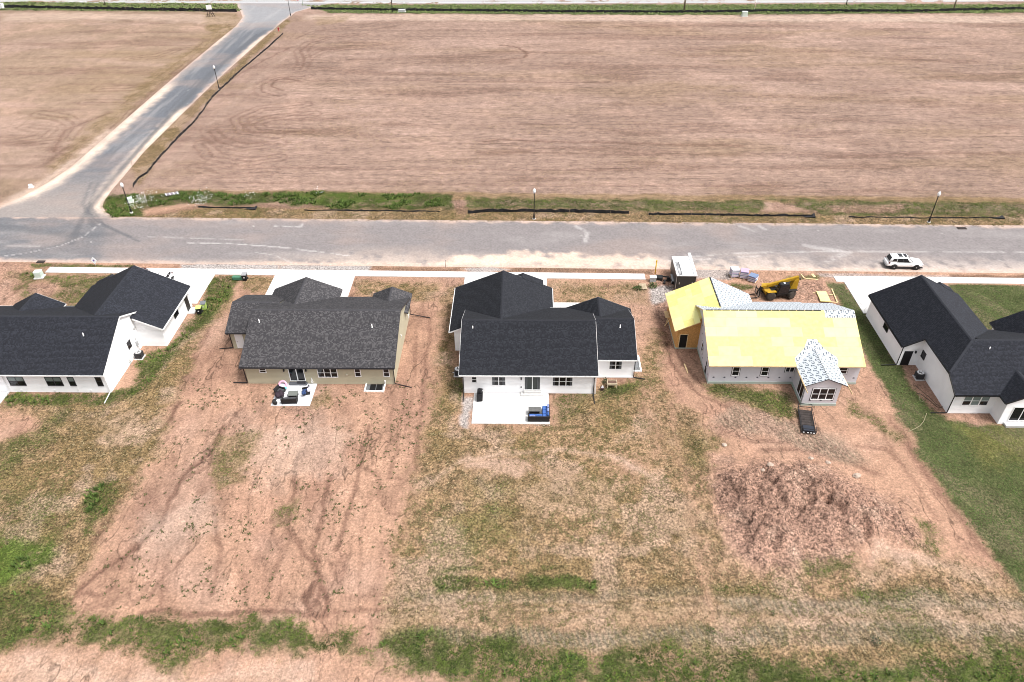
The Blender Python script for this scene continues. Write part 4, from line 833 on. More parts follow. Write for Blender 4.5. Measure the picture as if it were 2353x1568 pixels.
# --- beige house
h = House('beige_house', 'beige house with mottled grey shingle roof and small furnished concrete patio', (-23.4, 65.1, 0)); h2 = h
h.walls('x', -31.82, -14.92, 65.1, 78.9, 71.8, 5.72, .417, BEIGE); h.walls('x', -35.54, -30, 71.62, 78.8, 75.2, 4.45, .417, BEIGE); h.walls('y', 74, 80.3, -32.0, -24.0, -28.05, 4.57, .417, BEIGE); h.walls('y', 75, 79.4, -19.1, -14.95, -16.95, 3.75, .417, BEIGE)
h.gable('x', -32.2, -14.62, 64.7, 78.9, 71.8, 5.72, .417, 'grey', fascia=DARKTRIM, gutter=(DARKTRIM, (-1,)), fw=.15)
h.gable('x', -35.85, -30.0, 71.15, 79.25, 75.2, 4.45, .417, 'grey', fascia=DARKTRIM, rake=(1, 0), gutter=(DARKTRIM, (-1,)), ridge=(None, -31))
h.gable('y', 74.0, 80.7, -32.38, -23.67, -28.03, 4.57, .417, 'grey', left=[(77.5, 80.7, -32.38, -28.03), (74, 77.5, -30.5, -28.03)], fascia=DARKTRIM, rake=(0, 1))
h.gable('y', 75.3, 79.75, -19.4, -14.5, -16.95, 3.77, .417, 'grey', fascia=DARKTRIM, rake=(0, 1))
h.window('-y', 65.1, -30.1, -29.45, 1.7, 2.28, 1, 2); h.window('-y', 65.1, -23.5, -21.35, 1.08, 2.28, 3, 2); h.window('-y', 65.1, -19.25, -18.68, 1.2, 2.28, 1, 2); h.window('-y', 65.1, -16.0, -15.42, 1.2, 2.28, 1, 2)
h.window('-y', 65.1, -26.8, -25.15, .5, 2.32, 2, 1, mull=.1, name='patio_door')
h.lamp('-y', 65.1, -27.33, 2.05); h.lamp('-y', 65.1, -24.81, 2.05)
h.door('-y', 71.62, -34.98, -34.15, .1, 2.1, mat('white_door', (.75, .75, .76), .5))
q = h.mb(); q.lathe((-20.26, 65.1, 1.4), [(.14, 0), (.14, -.05), (.07, -.1)], 12, 'y'); q.build('dryer_vent', mat('tan_plastic', (.5, .46, .36), .6), h.e)
q = h.mb(); q.box(-27.0, -24.95, 64.75, 65.09, -.05, .3); q.box(-26.95, -25.0, 64.68, 64.75, .02, .26); q.build('door_step', mat('grey_step', (.10, .105, .12), .7), h.e)
q = h.mb(); q.tube([(-24.4, 65.05, .95), (-24.3, 64.9, .8), (-24.2, 64.85, .5), (-24.35, 64.85, .35), (-24.45, 64.9, .6), (-24.3, 64.95, .85)], .035); q.build('hose', TRIM, h.e)
# window well
q = h.mb(); 
for b in ((-18.25, -18.1, 63.85, 65.08), (-16.1, -15.95, 63.85, 65.08), (-18.25, -15.95, 63.72, 63.85)): q.box(*b, -.05, .14)
w_ = q.build('window_well', TRIM, h.e)
q = h.mb(); q.box(-18.1, -16.1, 63.86, 65.0, -.04, .06); q.build('well_floor', mat('well_gravel', (.12, .125, .13), .95, var=.3, scale=8), w_)
for a, b in ((-17.65, -17.0), (-16.92, -16.25)): q = h.mb(); q.hexa([(a, 63.95, .075), (b, 63.95, .075), (b, 64.95, .11), (a, 64.95, .11)], [(a, 63.95, .09), (b, 63.95, .09), (b, 64.95, .125), (a, 64.95, .125)]); q.build('well_pane', GLASS, w_)
q = h.mb(); q.tube([(-15.95, 64.9, 0), (-15.95, 64.9, .55)], .05); q.lathe((-15.95, 64.9, .5), [(.09, 0), (.09, .2), (.05, .22)], 10); q.build('vent_pipe', TRIM, h.e)
h.pipe(-30.96, 70.2, 5.0, .45); h.pipe(-17.7, 69.6, 4.75, .5)
h.downspout([(-14.72, 64.6, 2.55), (-14.86, 65.0, 2.3), (-14.86, 65.02, .2), (-12.9, 64.5, .05)], BLACK); h.downspout([(-32.1, 64.6, 2.5), (-31.9, 65.0, 2.3), (-31.9, 65.02, .2), (-33.6, 65.2, .05)], BLACK)
h.downspout([(-14.8, 79.0, 2.5), (-14.8, 78.6, .3), (-12.2, 78.2, .05)], BLACK); h.downspout([(-35.7, 71.1, 2.5), (-35.6, 71.55, 2.3), (-35.6, 71.57, .2), (-37.3, 71.5, .05)], BLACK)
q = h.mb(); q.tube([(-14.88, 71.6, 2.3), (-14.8, 71.6, 2.1), (-14.86, 71.65, 1.7)], .05); q.build('conduit', TRIM, h.e); q = h.mb(); q.box(-14.9, -14.8, 77.4, 77.7, .5, 1.0); q.build('electric_meter', TRIM, h.e)

# --- centre house
h = House('white_house', 'white house with black roof, wide white patio and covered grill by its wall', (.5, 63.7, 0)); h3 = h
h.walls('x', -6.93, 7.84, 63.7, 75.9, 69.9, 5.72, .417, WHITE); h.walls('x', 7.0, 12.5, 66.54, 75.7, 71.2, 5.05, .417, WHITE); h.walls('y', 71.45, 80.55, -8.45, 3.1, -2.76, 5.53, .417, WHITE); h.walls('y', 72.5, 75.8, 5.2, 12.6, 8.93, 4.66, .417, WHITE)
MG = mat('grey_gutter', (.55, .56, .58), .5)
h.gable('x', -7.29, 8.11, 63.3, 76.1, 69.9, 5.72, .417, 'charcoal2', gutter=(TRIM, (-1, 1)), fw=.14)
h.gable('x', 7.0, 12.72, 66.15, 76.0, 71.2, 5.05, .417, 'charcoal2', left=[(8.13, 12.72, 66.15, 71.2)], right=[(7.0, 12.72, 71.2, 76.0)], rake=(0, 1), gutter=(TRIM, (-1,)), ridge=(8.2, None), fw=.14)
h.gable('y', 70.0, 80.9, -8.95, 3.43, -2.76, 5.53, .417, 'charcoal2', left=[(71.25, 80.9, -8.95, -7.2), (70.0, 80.9, -7.2, -2.76)], right=[(70.0, 80.9, -2.76, 3.43)], rake=(0, 1), gutter=(TRIM, (-1, 1)), fw=.14)
q = h.mb(); q.bar((-8.95, 71.23, 2.86), (-7.2, 71.23, 3.59), .022, .16); q.build('fascia', TRIM, h.e)
h.gable('y', 80.6, 81.9, -2.9, 2.3, -.3, 4.55, .417, 'charcoal2', rake=(0, 1)); h.walls('y', 80.0, 81.5, -2.5, 1.9, -.3, 4.55, .417, WHITE)
h.gable('y', 71.6, 76.25, 4.84, 13.02, 8.93, 4.68, .417, 'charcoal2', rake=(0, 1), fw=.14)
h.window('-y', 63.7, -5.88, -5.4, 1.58, 2.36, 1, 2); h.window('-y', 63.7, -3.64, -2.18, 1.2, 2.38, 2, 2, curtain=1); h.window('-y', 63.7, 3.14, 5.3, 1.16, 2.38, 3, 2, curtain=.5); h.window('-y', 66.54, 9.7, 11.06, 1.28, 2.42, 2, 2, curtain=1)
h.window('-y', 63.7, .0, 1.7, .58, 2.42, 2, 1, mull=.08, name='patio_door', gm=mat('green_glass', (.022, .03, .028), .08, spec=.4), curtain=.8)
h.lamp('-y', 63.7, -.4, 2.2); q = h.mb(); q.box(-.47, -.33, 63.6, 63.69, .88, 1.0); q.build('outlet_cover', BLACK, h.e)
q = h.mb(); q.box(-.46, 2.08, 63.05, 63.68, .0, .26); st = q.build('concrete_step', CONC2, h.e); q = h.mb(); q.box(-.12, 1.82, 63.34, 63.69, .26, .5); q.build('upper_step', CONC2, st)
h.pipe(-5.97, 68.85, 5.2, .4); h.pipe(11.02, 70.1, 4.55, .4)
h.downspout([(-7.05, 63.2, 2.7), (-6.86, 63.6, 2.4), (-6.86, 63.62, .15), (-6.86, 62.1, .05)], BLACK); h.downspout([(7.75, 63.2, 2.7), (7.72, 63.6, 2.4), (7.72, 63.62, .15), (7.75, 61.9, .05)], BLACK)
q = h.mb(); q.bar((7.92, 63.66, 0), (7.92, 63.66, 2.75), .09, .09, up=(0, 1, 0)); q.build('corner_trim', TRIM, h.e); q = h.mb(); q.box(7.86, 12.55, 66.46, 66.52, .02, .2); q.build('skirt_board', TRIM, h.e)
h.downspout([(12.62, 66.1, 2.7), (12.56, 66.45, 2.5), (12.56, 66.47, .12), (13.9, 66.2, .05)], BLACK)
q = h.mb()
for b in ((13.5, 13.66, 67.7, 70.3), (12.52, 13.66, 67.56, 67.7), (12.52, 13.66, 70.3, 70.44)): q.box(*b, -.05, .16)
w_ = q.build('window_well', TRIM, h.e); q = h.mb(); q.box(12.52, 13.5, 67.72, 70.28, -.03, .05); q.build('well_floor', mat('well_gravel', (.12, .125, .13), .95, var=.3, scale=8), w_)
q = h.mb(); q.tube([(-6.98, 68.0, .8), (-7.15, 68.0, .6), (-7.3, 68.1, .4), (-7.12, 67.9, .3), (-7.25, 67.8, .7)], .04); q.build('hose', TRIM, h.e)
# --- right house
h = House('white_house', 'white house with dark roof and black gutters, mown green lawn around it', (50, 60.8, 0)); h5 = h
h.walls('x', 49.25, 64, 60.83, 72.1, 66.2, 6.0, .517, WHITE); h.walls('x', 45.95, 49.24, 60.81, 62.9, 66.2, 6.0, .517, WHITE); h.walls('y', 62.88, 69.3, 45.97, 46.15, 49.1, 5.93, .517, WHITE); h.walls('y', 69.1, 79.15, 43.75, 54.3, 49.1, 5.93, .517, WHITE); h.walls('y', 66, 69.2, 46.0, 54.2, 49.1, 5.93, .517, WHITE); h.walls('y', 59.2, 62, 50.6, 55.2, 52.9, 4.35, .52, WHITE); h.walls('y', 70, 73.2, 56, 62, 59.0, 4.8, .517, WHITE)
h.gable('x', 45.65, 64.5, 60.4, 72.45, 66.2, 6.0, .517, 'charcoal', fascia=BLACK, gutter=(BLACK, (-1,)), rake=(0, 1), ridge=(49.2, None), left=[(45.65, 64.5, 60.4, 62.65), (45.65, 64.5, 62.65, 66.2, (45.65, 49.15))], right=[(50, 64.5, 66.2, 72.45)])
h.gable('y', 66.1, 79.5, 43.43, 54.6, 49.1, 5.93, .517, 'charcoal', left=[(68.75, 79.5, 43.43, 45.65), (62.65, 79.5, 45.65, 49.1, (62.65, 66.1))], right=[(66.1, 79.5, 49.1, 54.6)], rake=(0, 1), fascia=BLACK, gutter=(BLACK, (-1,)))
q = h.mb(); q.bar((43.43, 68.73, 2.92), (45.65, 68.73, 4.07), .022, .18); q.bar((45.63, 68.73, 4.05), (45.63, 62.65, 4.05), .022, .16); q.bar((45.63, 62.65, 4.05), (45.63, 60.4, 2.9), .022, .16); q.build('fascia', BLACK, h.e)
q = h.mb(); q.bar((45.7, 62.68, 4.22), (49.1, 66.15, 5.97), .26, .03); q.build('hip_cap', mat('ridge_charcoal', (.02, .022, .03), .9), h.e)
h.gable('y', 59.1, 63.5, 50.32, 55.48, 52.9, 4.35, .52, 'charcoal', fascia=BLACK, rake=(1, 0)); h.gable('y', 69.0, 73.5, 55.6, 62.4, 59.0, 4.85, .517, 'charcoal', fascia=BLACK, rake=(0, 1)); h.gable('y', 79.3, 80.4, 50.7, 53.8, 52.25, 4.35, .517, 'charcoal', fascia=BLACK, rake=(0, 1)); h.walls('y', 79, 80.1, 50.9, 53.6, 52.25, 4.35, .517, WHITE)
h.window('-y', 60.81, 47.1, 49.75, 1.25, 2.42, 3, 2, mull=.1, gms={(0, 1): GLASS2, (2, 1): GLASS2, (1, 0): GLASS2, (1, 1): GLASS2})
h.door('-y', 69.1, 44.18, 45.0, .02, 2.0, BLACK, BLACK, handle=False); h.lamp('-y', 69.1, 45.33, 2.0)
h.window('-x', 45.95, 68.03, 68.75, 1.68, 2.45, 1, 1, DARKTRIM, GLASS); h.window('-x', 43.75, 73.3, 74.45, 1.68, 2.28, 1, 1, DARKTRIM, GLASS)
h.window('-y', 59.2, 51.55, 53.6, .52, 2.38, 2, 1, name='patio_door'); h.pipe(50.64, 65.2, 5.35, .4)
h.downspout([(43.6, 68.7, 2.85), (43.7, 69.0, 2.6), (43.68, 69.02, .15), (41.9, 69.0, .06)], BLACK); h.downspout([(45.8, 60.3, 2.85), (45.88, 60.72, 2.6), (45.88, 60.74, .15), (44.2, 60.8, .06)], BLACK)
q = h.mb(); q.box(51.2, 56, 58.6, 59.18, 0, .25); q.build('concrete_step', CONC2, h.e)

# --- house under construction
h = House('unfinished_house', 'house under construction with bare yellow roof sheathing and printed white underlayment', (29, 65.6, 0)); h4 = h
UL = bpy.data.materials.new('printed_underlayment'); UL.use_nodes = True
def underlay_mat():
    t = UL.node_tree; b = t.nodes['Principled BSDF']; b.inputs['Roughness'].default_value = .6; N = t.nodes.new; K_ = t.links.new
    a = N('ShaderNodeAttribute'); a.attribute_name = 'uvm'; s = N('ShaderNodeSeparateXYZ'); K_(a.outputs['Vector'], s.inputs[0])
    def M(op, x, y=None, z=None):
        n = N('ShaderNodeMath'); n.operation = op
        for i, q_ in enumerate((x, y, z)):
            if q_ is None: continue
            if isinstance(q_, (int, float)): n.inputs[i].default_value = q_
            else: K_(q_, n.inputs[i])
        return n.outputs[0]
    v = M('DIVIDE', s.outputs['Y'], .66); row = M('FLOOR', v); fv = M('FRACT', v)
    u = M('ADD', M('DIVIDE', s.outputs['X'], .85), M('MULTIPLY', row, .37)); fu = M('FRACT', u)
    def rect(u0, u1, v0, v1): return M('MULTIPLY', M('MULTIPLY', M('GREATER_THAN', fu, u0), M('LESS_THAN', fu, u1)), M('MULTIPLY', M('GREATER_THAN', fv, v0), M('LESS_THAN', fv, v1)))
    tot = None
    for r in ((.08, .20, .15, .72), (.08, .38, .15, .30), (.48, .60, .36, .90), (.42, .68, .74, .90), (.80, .88, .40, .84)):
        tot = rect(*r) if tot is None else M('MAXIMUM', tot, rect(*r))
    nz = N('ShaderNodeTexNoise'); nz.inputs['Scale'].default_value = 1.3; K_(a.outputs['Vector'], nz.inputs['Vector'])
    mx = N('ShaderNodeMix'); mx.data_type = 'RGBA'; mx.inputs['A'].default_value = (.42, .455, .49, 1); mx.inputs['B'].default_value = (.03, .045, .07, 1); K_(M('MULTIPLY', tot, 1.0), mx.inputs['Factor'])
    K_(mx.outputs['Result'], b.inputs['Base Color'])
underlay_mat()
def sheet(parent, org, pts, uv, name='underlayment_strip', m=UL, th=.004, lift=.012):
    me = bpy.data.meshes.new(name); n = len(pts); a, b_, c = Vector(pts[0]), Vector(pts[1]), Vector(pts[2]); nn = (b_-a).cross(c-a).normalized()
    if nn.z < 0: nn = -nn
    v = [Vector(p)-Vector(org)+nn*(lift+th) for p in pts]+[Vector(p)-Vector(org)+nn*lift for p in pts]
    f = [tuple(range(n)), tuple(reversed(range(n, 2*n)))]+[(i, n+i, n+(i+1) % n, (i+1) % n) for i in range(n)]
    me.from_pydata(v, [], f); at = me.attributes.new('uvm', 'FLOAT_VECTOR', 'POINT'); at.data.foreach_set('vector', [x for _ in (0, 1) for p in uv for x in (p[0], p[1], 0.0)])
    me.materials.append(m); o = bpy.data.objects.new(name, me); COL.objects.link(o); o.parent = parent; return o
def strips(ro, org, axis, a0, a1, b0, z0, b1, z1, step=1.12):
    L_ = math.hypot(b1-b0, z1-z0); n = max(1, round(L_/step))
    for k in range(n):
        s0, s1 = k/n, min(1, (k+1)/n+.08/L_)
        pts = [P3(axis, a0, b0+(b1-b0)*s0, z0+(z1-z0)*s0), P3(axis, a1, b0+(b1-b0)*s0, z0+(z1-z0)*s0), P3(axis, a1, b0+(b1-b0)*s1, z0+(z1-z0)*s1), P3(axis, a0, b0+(b1-b0)*s1, z0+(z1-z0)*s1)]
        o_ = random.random()*.6; uv = [(a0+o_, s0*L_), (a1+o_, s0*L_), (a1+o_, s1*L_), (a0+o_, s1*L_)]
        sheet(ro, org, pts, uv, lift=.012+.006*(n-k) if False else .012+(.004 if k % 2 else 0))
def boards(ro, org, axis, a0, a1, b0, z0, b1, z1, m=OSBR, bw=2.44, bh=1.22):
    L_ = math.hypot(b1-b0, z1-z0); n = math.ceil(L_/bh); db, dz = (b1-b0)/L_, (z1-z0)/L_
    for r in range(n):
        s0, s1 = r*bh, min(L_, (r+1)*bh); a = a0-(bw/2 if r % 2 else 0)
        while a < a1:
            A, B = max(a, a0), min(a+bw, a1); a += bw
            if B-A < .05: continue
            g_ = .014; lift = .006+.003*random.random()
            sg = 1 if db > 0 else -1
            def pt(aa, s, hgt): return P3(axis, aa, b0+db*s-dz*sg*hgt*0, z0+dz*s+hgt)
            q = MB(org); q.hexa([pt(A+g_, s0+g_, -.008), pt(B-g_, s0+g_, -.008), pt(B-g_, s1-g_, -.008), pt(A+g_, s1-g_, -.008)], [pt(A+g_, s0+g_, lift), pt(B-g_, s0+g_, lift), pt(B-g_, s1-g_, lift), pt(A+g_, s1-g_, lift)])
            q.build('sheathing_board', random.choice(OSBS), ro)
MR, MZ, MP = 71.4, 6.2, .512
h.walls('x', 20.9, 37.7, 65.6, 77.6, MR, MZ, MP, WRAP, z0=.3); h.walls('y', 72.1, 79.2, 18.25, 27.9, 23.05, 5.5, .48, OSB, z0=.12); h.walls('y', 61.95, 66.2, 30.5, 34.25, 32.55, 3.95, .43, WRAP, z0=.3)
q = h.mb(); q.box(20.88, 37.74, 65.55, 77.65, -.05, .3); q.box(30.45, 34.3, 61.9, 65.55, -.05, .3); q.build('foundation', FOUND, h.e)
q = h.mb(); q.box(18.2, 27.95, 72.05, 79.25, -.05, .12); q.build('foundation', FOUND, h.e)
ro = h.gable('x', 20.6, 37.95, 65.1, 78.1, MR, MZ, MP, 'grey', right=[(20.6, 34.4, MR, 78.1), (34.4, 37.95, MR, 77.3)], fascia=PINE, cover=('osb', 'under'), cap=False, rake=(1, 0), fw=.12, eave=(1, 0))
boards(ro, h.o, 'x', 20.6, 37.95, 65.1, MZ-MP*(MR-65.1), MR-.06, MZ-MP*.06); strips(ro, h.o, 'x', 20.6, 34.4, 78.1, MZ-MP*(78.1-MR), MR+.06, MZ-MP*.06); strips(ro, h.o, 'x', 34.4, 37.95, 77.3, MZ-MP*(77.3-MR), MR+.06, MZ-MP*.06)
pt = lambda X, Y: (X, Y, MZ-MP*abs(Y-MR))
for i in range(1):
    pts = [(34.5, 70.55), (37.93, 70.55), (37.93, MR-.01), (34.5, MR-.01)]; sheet(ro, h.o, [pt(*p) for p in pts], [(p[0], (p[1]-65)*1.12) for p in pts], lift=.02)
pts = [(30.25, 65.3), (34.85, 65.3), (35.0, 66.0), (33.7, 67.0), (33.0, 68.1), (32.0, 68.1), (31.4, 67.0), (30.2, 66.0)]; sheet(ro, h.o, [pt(*p) for p in pts], [(p[0], (p[1]-65)*1.12) for p in pts], lift=.02)
q = h.mb(); n = 14
for k in range(n): a = 20.9+k*.95; q.box(a, a+.86, MR-.09, MR+.06, MZ-.05, MZ+.012)
q.build('ridge_vent', BLACK, ro)
ro = h.gable('y', 71.55, 79.6, 17.8, 28.35, 23.05, 5.5, .48, 'grey', left=[(71.55, 79.6, 17.8, 20.62), (72.2, 79.6, 20.62, 23.05)], right=[(72.2, 79.6, 23.05, 28.35)], fascia=PINE, cover=('osb', 'under'), cap=False, rake=(0, 0), fw=.1)
zg = lambda X: 5.5-.48*abs(X-23.05)
boards(ro, h.o, 'y', 71.55, 79.6, 17.8, zg(17.8), 20.62, zg(20.62)); boards(ro, h.o, 'y', 72.2, 79.6, 20.62, zg(20.62), 23.0, zg(23.0)); strips(ro, h.o, 'y', 72.2, 79.6, 28.35, zg(28.35), 23.1, zg(23.1))
q = h.mb()
for k in range(7): a = 73.1+k*.93; q.box(22.97, 23.12, a, a+.84, 5.44, 5.515)
q.build('ridge_vent', BLACK, ro)
ro = h.gable('y', 61.72, 67.2, 30.25, 34.85, 32.55, 3.97, .43, 'grey', fascia=PINE, cover=('under', 'under'), cap=False, rake=(0, 0), fw=.1)
zs = lambda X: 3.97-.43*abs(X-32.55); strips(ro, h.o, 'y', 61.72, 67.2, 30.25, zs(30.25), 32.53, zs(32.53), .62); strips(ro, h.o, 'y', 61.72, 67.2, 34.85, zs(34.85), 32.57, zs(32.57), .62)
q = h.mb(); q.bar((30.2, 64.4, zs(30.2)-.06), (30.2, 60.7, zs(30.2)-.06), .04, .14); q.bar((34.9, 63.5, zs(34.9)-.06), (34.9, 60.55, zs(34.9)-.06), .04, .14); q.build('sub_fascia', PINE, ro)
T_ = BLACK
h.window('-y', 65.6, 23.5, 24.2, 1.25, 2.42, 1, 2, casing=T_); h.window('-y', 65.6, 26.77, 27.46, 1.25, 2.42, 1, 2, casing=T_); h.window('-y', 65.6, 29.42, 30.3, 1.8, 2.42, 2, 1, mull=.06, casing=T_); h.window('-y', 65.6, 35.4, 36.25, 1.58, 2.42, 1, 2, casing=T_)
h.window('-y', 61.95, 31.35, 33.7, .95, 2.42, 3, 2, casing=T_); h.window('-x', 30.5, 62.3, 63.9, .55, 2.45, 2, 1, mull=.08, casing=T_)
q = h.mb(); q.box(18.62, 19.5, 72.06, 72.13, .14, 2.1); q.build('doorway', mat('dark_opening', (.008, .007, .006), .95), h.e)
q = h.mb()
for b in ((18.54, 18.62, .12, 2.16), (19.5, 19.58, .12, 2.16), (18.62, 19.5, 2.1, 2.16)): q.box(b[0], b[1], 72.04, 72.09, b[2], b[3])
q.build('door_frame', PINE, h.e)
def leafmark(q, F, u, z, s=.13):
    for a in (-1.0, -.5, 0, .5, 1.0):
        dx, dz = math.sin(a*1.25)*s, (.35+math.cos(a*1.25))*s
        q.hexa([F(u-.02, .004, z), F(u+dx-.018, .004, z+dz), F(u+dx+.018, .004, z+dz), F(u+.02, .004, z)], [F(u-.02, .007, z), F(u+dx-.018, .007, z+dz), F(u+dx+.018, .007, z+dz), F(u+.02, .007, z)])
    q.hexa([F(u-.13, .004, z-.03), F(u+.13, .004, z-.03), F(u+.11, .004, z+.03), F(u-.11, .004, z+.03)], [F(u-.13, .0075, z-.03), F(u+.13, .0075, z-.03), F(u+.11, .0075, z+.03), F(u-.11, .0075, z+.03)])
INK = mat('wrap_ink', (.05, .05, .07), .7)
q = h.mb(); F = h.frame('-y', 65.6)
for i in range(8): leafmark(q, F, 21.48+1.24*i, .86)
for u in (36.0, 37.3): leafmark(q, F, u, .86)
for i in range(7): leafmark(q, F, 21.9+1.24*i, 2.5, .1)
F = h.frame('-y', 61.95)
for u in (31.3, 32.5, 33.7): leafmark(q, F, u, .72)
F = h.frame('-x', 20.9)
for i in range(10): leafmark(q, F, 66.2+.6*i, .8+.75*(i % 5), .1)
q.build('wrap_print', INK, h.e)
q = h.mb(); q.box(20.84, 20.89, 66.9, 67.4, .3, 1.1); q.box(20.84, 20.89, 67.1, 67.25, 1.2, 1.9); q.build('hanging_strap', BLACK, h.e)
h.window('-x', 20.9, 69.6, 70.3, 1.25, 2.4, 1, 2, casing=T_)
q = h.mb(); q.bar((18.0, 77.5, 0), (18.2, 77.5, 1.6), .05, .1); q.bar((17.6, 76.6, .05), (18.2, 76.6, 1.2), .05, .1); q.box(17.7, 18.22, 77.0, 78.4, 1.0, 1.1); q.build('wall_brace', PINE, h.e)

# ------------------------------------------------------------------ street furniture
GLOBE = mat('lamp_globe', (.8, .8, .8), .25); WOODP = mat('weathered_post', (.20, .15, .11), .9, var=.2, scale=3); STEEL = mat('galvanised', (.45, .46, .47), .4, .6)
def street_lamp(loc, label, hgt=5.25):
    e = thing('street_lamp', label, 'street lamp', (*loc, 0), 0, 'black post-top lamps along the new roads')
    MB().lathe((0, 0, -.1), [(.26, 0), (.26, .18)], 14).build('base', CONC2, e)
    MB().lathe((0, 0, .08), [(.15, 0), (.14, .5), (.095, .62), (.075, 1.0), (.06, hgt-1.1), (.10, hgt-1.05), (.11, hgt-.9)], 12).build('pole', BLACK, e, smooth=True)
    MB().lathe((0, 0, hgt-.84), [(.10, 0), (.19, .12), (.24, .32), (.22, .52), (.13, .66)], 14).build('globe', GLOBE, e, smooth=True)
    MB().lathe((0, 0, hgt-.18), [(.14, 0), (.10, .06), (.02, .16), (.02, .22)], 10).build('finial', mat('pale_metal', (.6, .6, .62), .4), e)
for p, l in (((-63.18, 106.9), 'black street lamp in the green corner verge by the crossing'), ((1.33, 105.0), 'black street lamp beside the silt fence opposite the centre house'), ((62.32, 104.2), 'black street lamp across the street from the white car'), ((-68.26, 165.3), 'black street lamp halfway along the side road'), ((-68.05, 227.6), 'black street lamp near the stop sign and highway')):
    street_lamp(p, l)
FAB = mat('silt_fabric', (.016, .016, .018), .8, var=.3, scale=4)
def silt_fence(pts, hgt, label, step=2.6, wob=.16, flap=None):
    P = [Vector((p[0], p[1], 0)) for p in pts]; line = []
    for a, b in zip(P, P[1:]):
        n = max(1, int((b-a).length/.7))
        for k in range(n): line.append(a+(b-a)*k/n)
    line.append(P[-1]); o = line[0].copy()
    e = thing('silt_fence', label, 'silt fence', o)
    q = MB(o); off = [random.uniform(-wob, wob) for _ in line]; hs_ = [hgt*random.uniform(.72, 1.08) for _ in line]
    for k in range(len(line)-1):
        a, b = line[k], line[k+1]; d = (b-a).normalized(); nrm = Vector((-d.y, d.x, 0))
        A, B = a+nrm*off[k]*.4, b+nrm*off[k+1]*.4; At, Bt = a+nrm*off[k]+Vector((0, 0, hs_[k])), b+nrm*off[k+1]+Vector((0, 0, hs_[k+1])); t = nrm*.02
        A, B = A+Vector((0, 0, -.1)), B+Vector((0, 0, -.1))
        q.hexa([A-t, B-t, B+t, A+t], [At-t, Bt-t, Bt+t, At+t])
    fo = q.build('fabric', FAB, e)
    if flap:
        q = MB(o); a = line[-1]; q.hexa([a+Vector((-1.6, -.3, .05)), a+Vector((.3, -.5, .05)), a+Vector((.35, .4, .05)), a+Vector((-.2, .2, .05))], [a+Vector((-1.6, -.3, .1)), a+Vector((.3, -.5, .25)), a+Vector((.35, .5, hgt*1.1)), a+Vector((-.2, .2, hgt*.6))]); q.build('flap', FAB, fo)
    k = max(2, int(step/.7))
    for i in range(0, len(line), k): MB(o).cbox((line[i].x, line[i].y+.05, hgt*.55), (.05, .05, hgt*1.35), .3).build('stake', WOODP, e)
ZV = ZG(0, 340, .425); ZT = ZG(0, 0, .425)
silt_fence([ZV(940,525), ZV(980,460), ZV(1040,425), ZV(1110,335), ZV(1250,185), ZV(1390,45), ZT(1500,690), ZT(1700,500), ZT(1880,350), ZT(2000,240)], .42, 'long black silt fence running beside the side road')
silt_fence([G(455,478), G(520,479), G(585,480)], .3, 'low black silt fence with torn flap opposite the driveway corner', flap=1)
silt_fence([G(700,484), G(800,485), G(900,486), G(1010,488)], .22, 'sagging black silt fence below the greenest verge strip')
silt_fence([G(1075,492), G(1110,488), G(1200,487), G(1320,489), G(1445,491)], .6, 'upright black silt fence crossing behind the middle street lamp')
silt_fence([G(1490,494), G(1600,495), G(1750,497), G(1867,498)], .38, 'black silt fence with folded end above the trailer', flap=1)
silt_fence([G(1950,500), G(2100,502), G(2200,502), G(2300,501)], .2, 'mostly buried silt fence with raised end by the right street lamp', flap=1)
silt_fence([G(-120,16), G(100,20), G(300,24), G(545,28)], .9, 'dark silt fence between highway grass and the left field', 6)
silt_fence([G(715,22), G(900,25), G(1300,29), G(1560,30), G(1800,27), G(2100,28), G(2340,22), G(2560,20)], .75, 'long dark silt fence along the highway verge above the big field', 8)
def utility_box(name, label, loc, w_, d, hgt, m, rz=0, pad=True, cat='utility box'):
    e = thing(name, label, cat, (*loc, 0), rz)
    if pad: MB().cbox((0, 0, .03), (w_+.3, d+.3, .2)).build('pad', CONC2, e)
    MB().cbox((0, 0, .1+hgt/2), (w_, d, hgt), 0, .96).build('cabinet', m, e, bevel=.03)
    MB().cbox((0, 0, .1+hgt+.03), (w_*1.02, d*1.02, .06)).build('lid', m, e, bevel=.015)
    MB().cbox((0, -d/2-.01, .1+hgt*.5), (w_*.8, .03, hgt*.75)).build('door', m, e)
PALEG = mat('pale_green_paint', (.50, .58, .52), .5, var=.05); DKG = mat('green_paint', (.06, .16, .10), .5, var=.1); WHP = mat('white_paint', (.72, .73, .74), .5)
utility_box('transformer_box', 'pale green transformer box in weeds before the left house', GS(120,832), .95, .8, .85, PALEG, .1)
utility_box('utility_pedestal', 'pale green pedestal box among daisies at the corner', GS(392,606), .75, .7, .6, PALEG, .5)
utility_box('utility_pedestal', 'small white pedestal on bare soil left of the side road', GS(94,563), .55, .45, .4, WHP, .3)
utility_box('utility_box', 'pale box on the highway verge against the silt fence', GS(2233,49), 1.5, 1.2, 1.1, PALEG)
utility_box('utility_box', 'grey box beside the highway pole above the field', GS(1206,36), 2.0, 1.2, .5, mat('grey_box', (.38, .39, .40), .5))
utility_box('utility_box', 'white box at the top left corner by the silt fence', GS(4,25), 1.6, 1.2, 1.2, WHP)
utility_box('utility_box', 'low green utility box beside the grey wheeled bin', GS(716,840), 1.5, .6, .4, DKG, pad=False)
def post(name, label, loc, hgt, r, m, lean=0, cat='pole', extra=None):
    e = thing(name, label, cat, (*loc, 0))
    MB().tube([(0, 0, -.2), (lean*.5, 0, hgt*.5), (lean, 0, hgt)], [r, r*.93, r*.85], 10).build('shaft', m, e, smooth=True)
    if extra: extra(e, hgt)
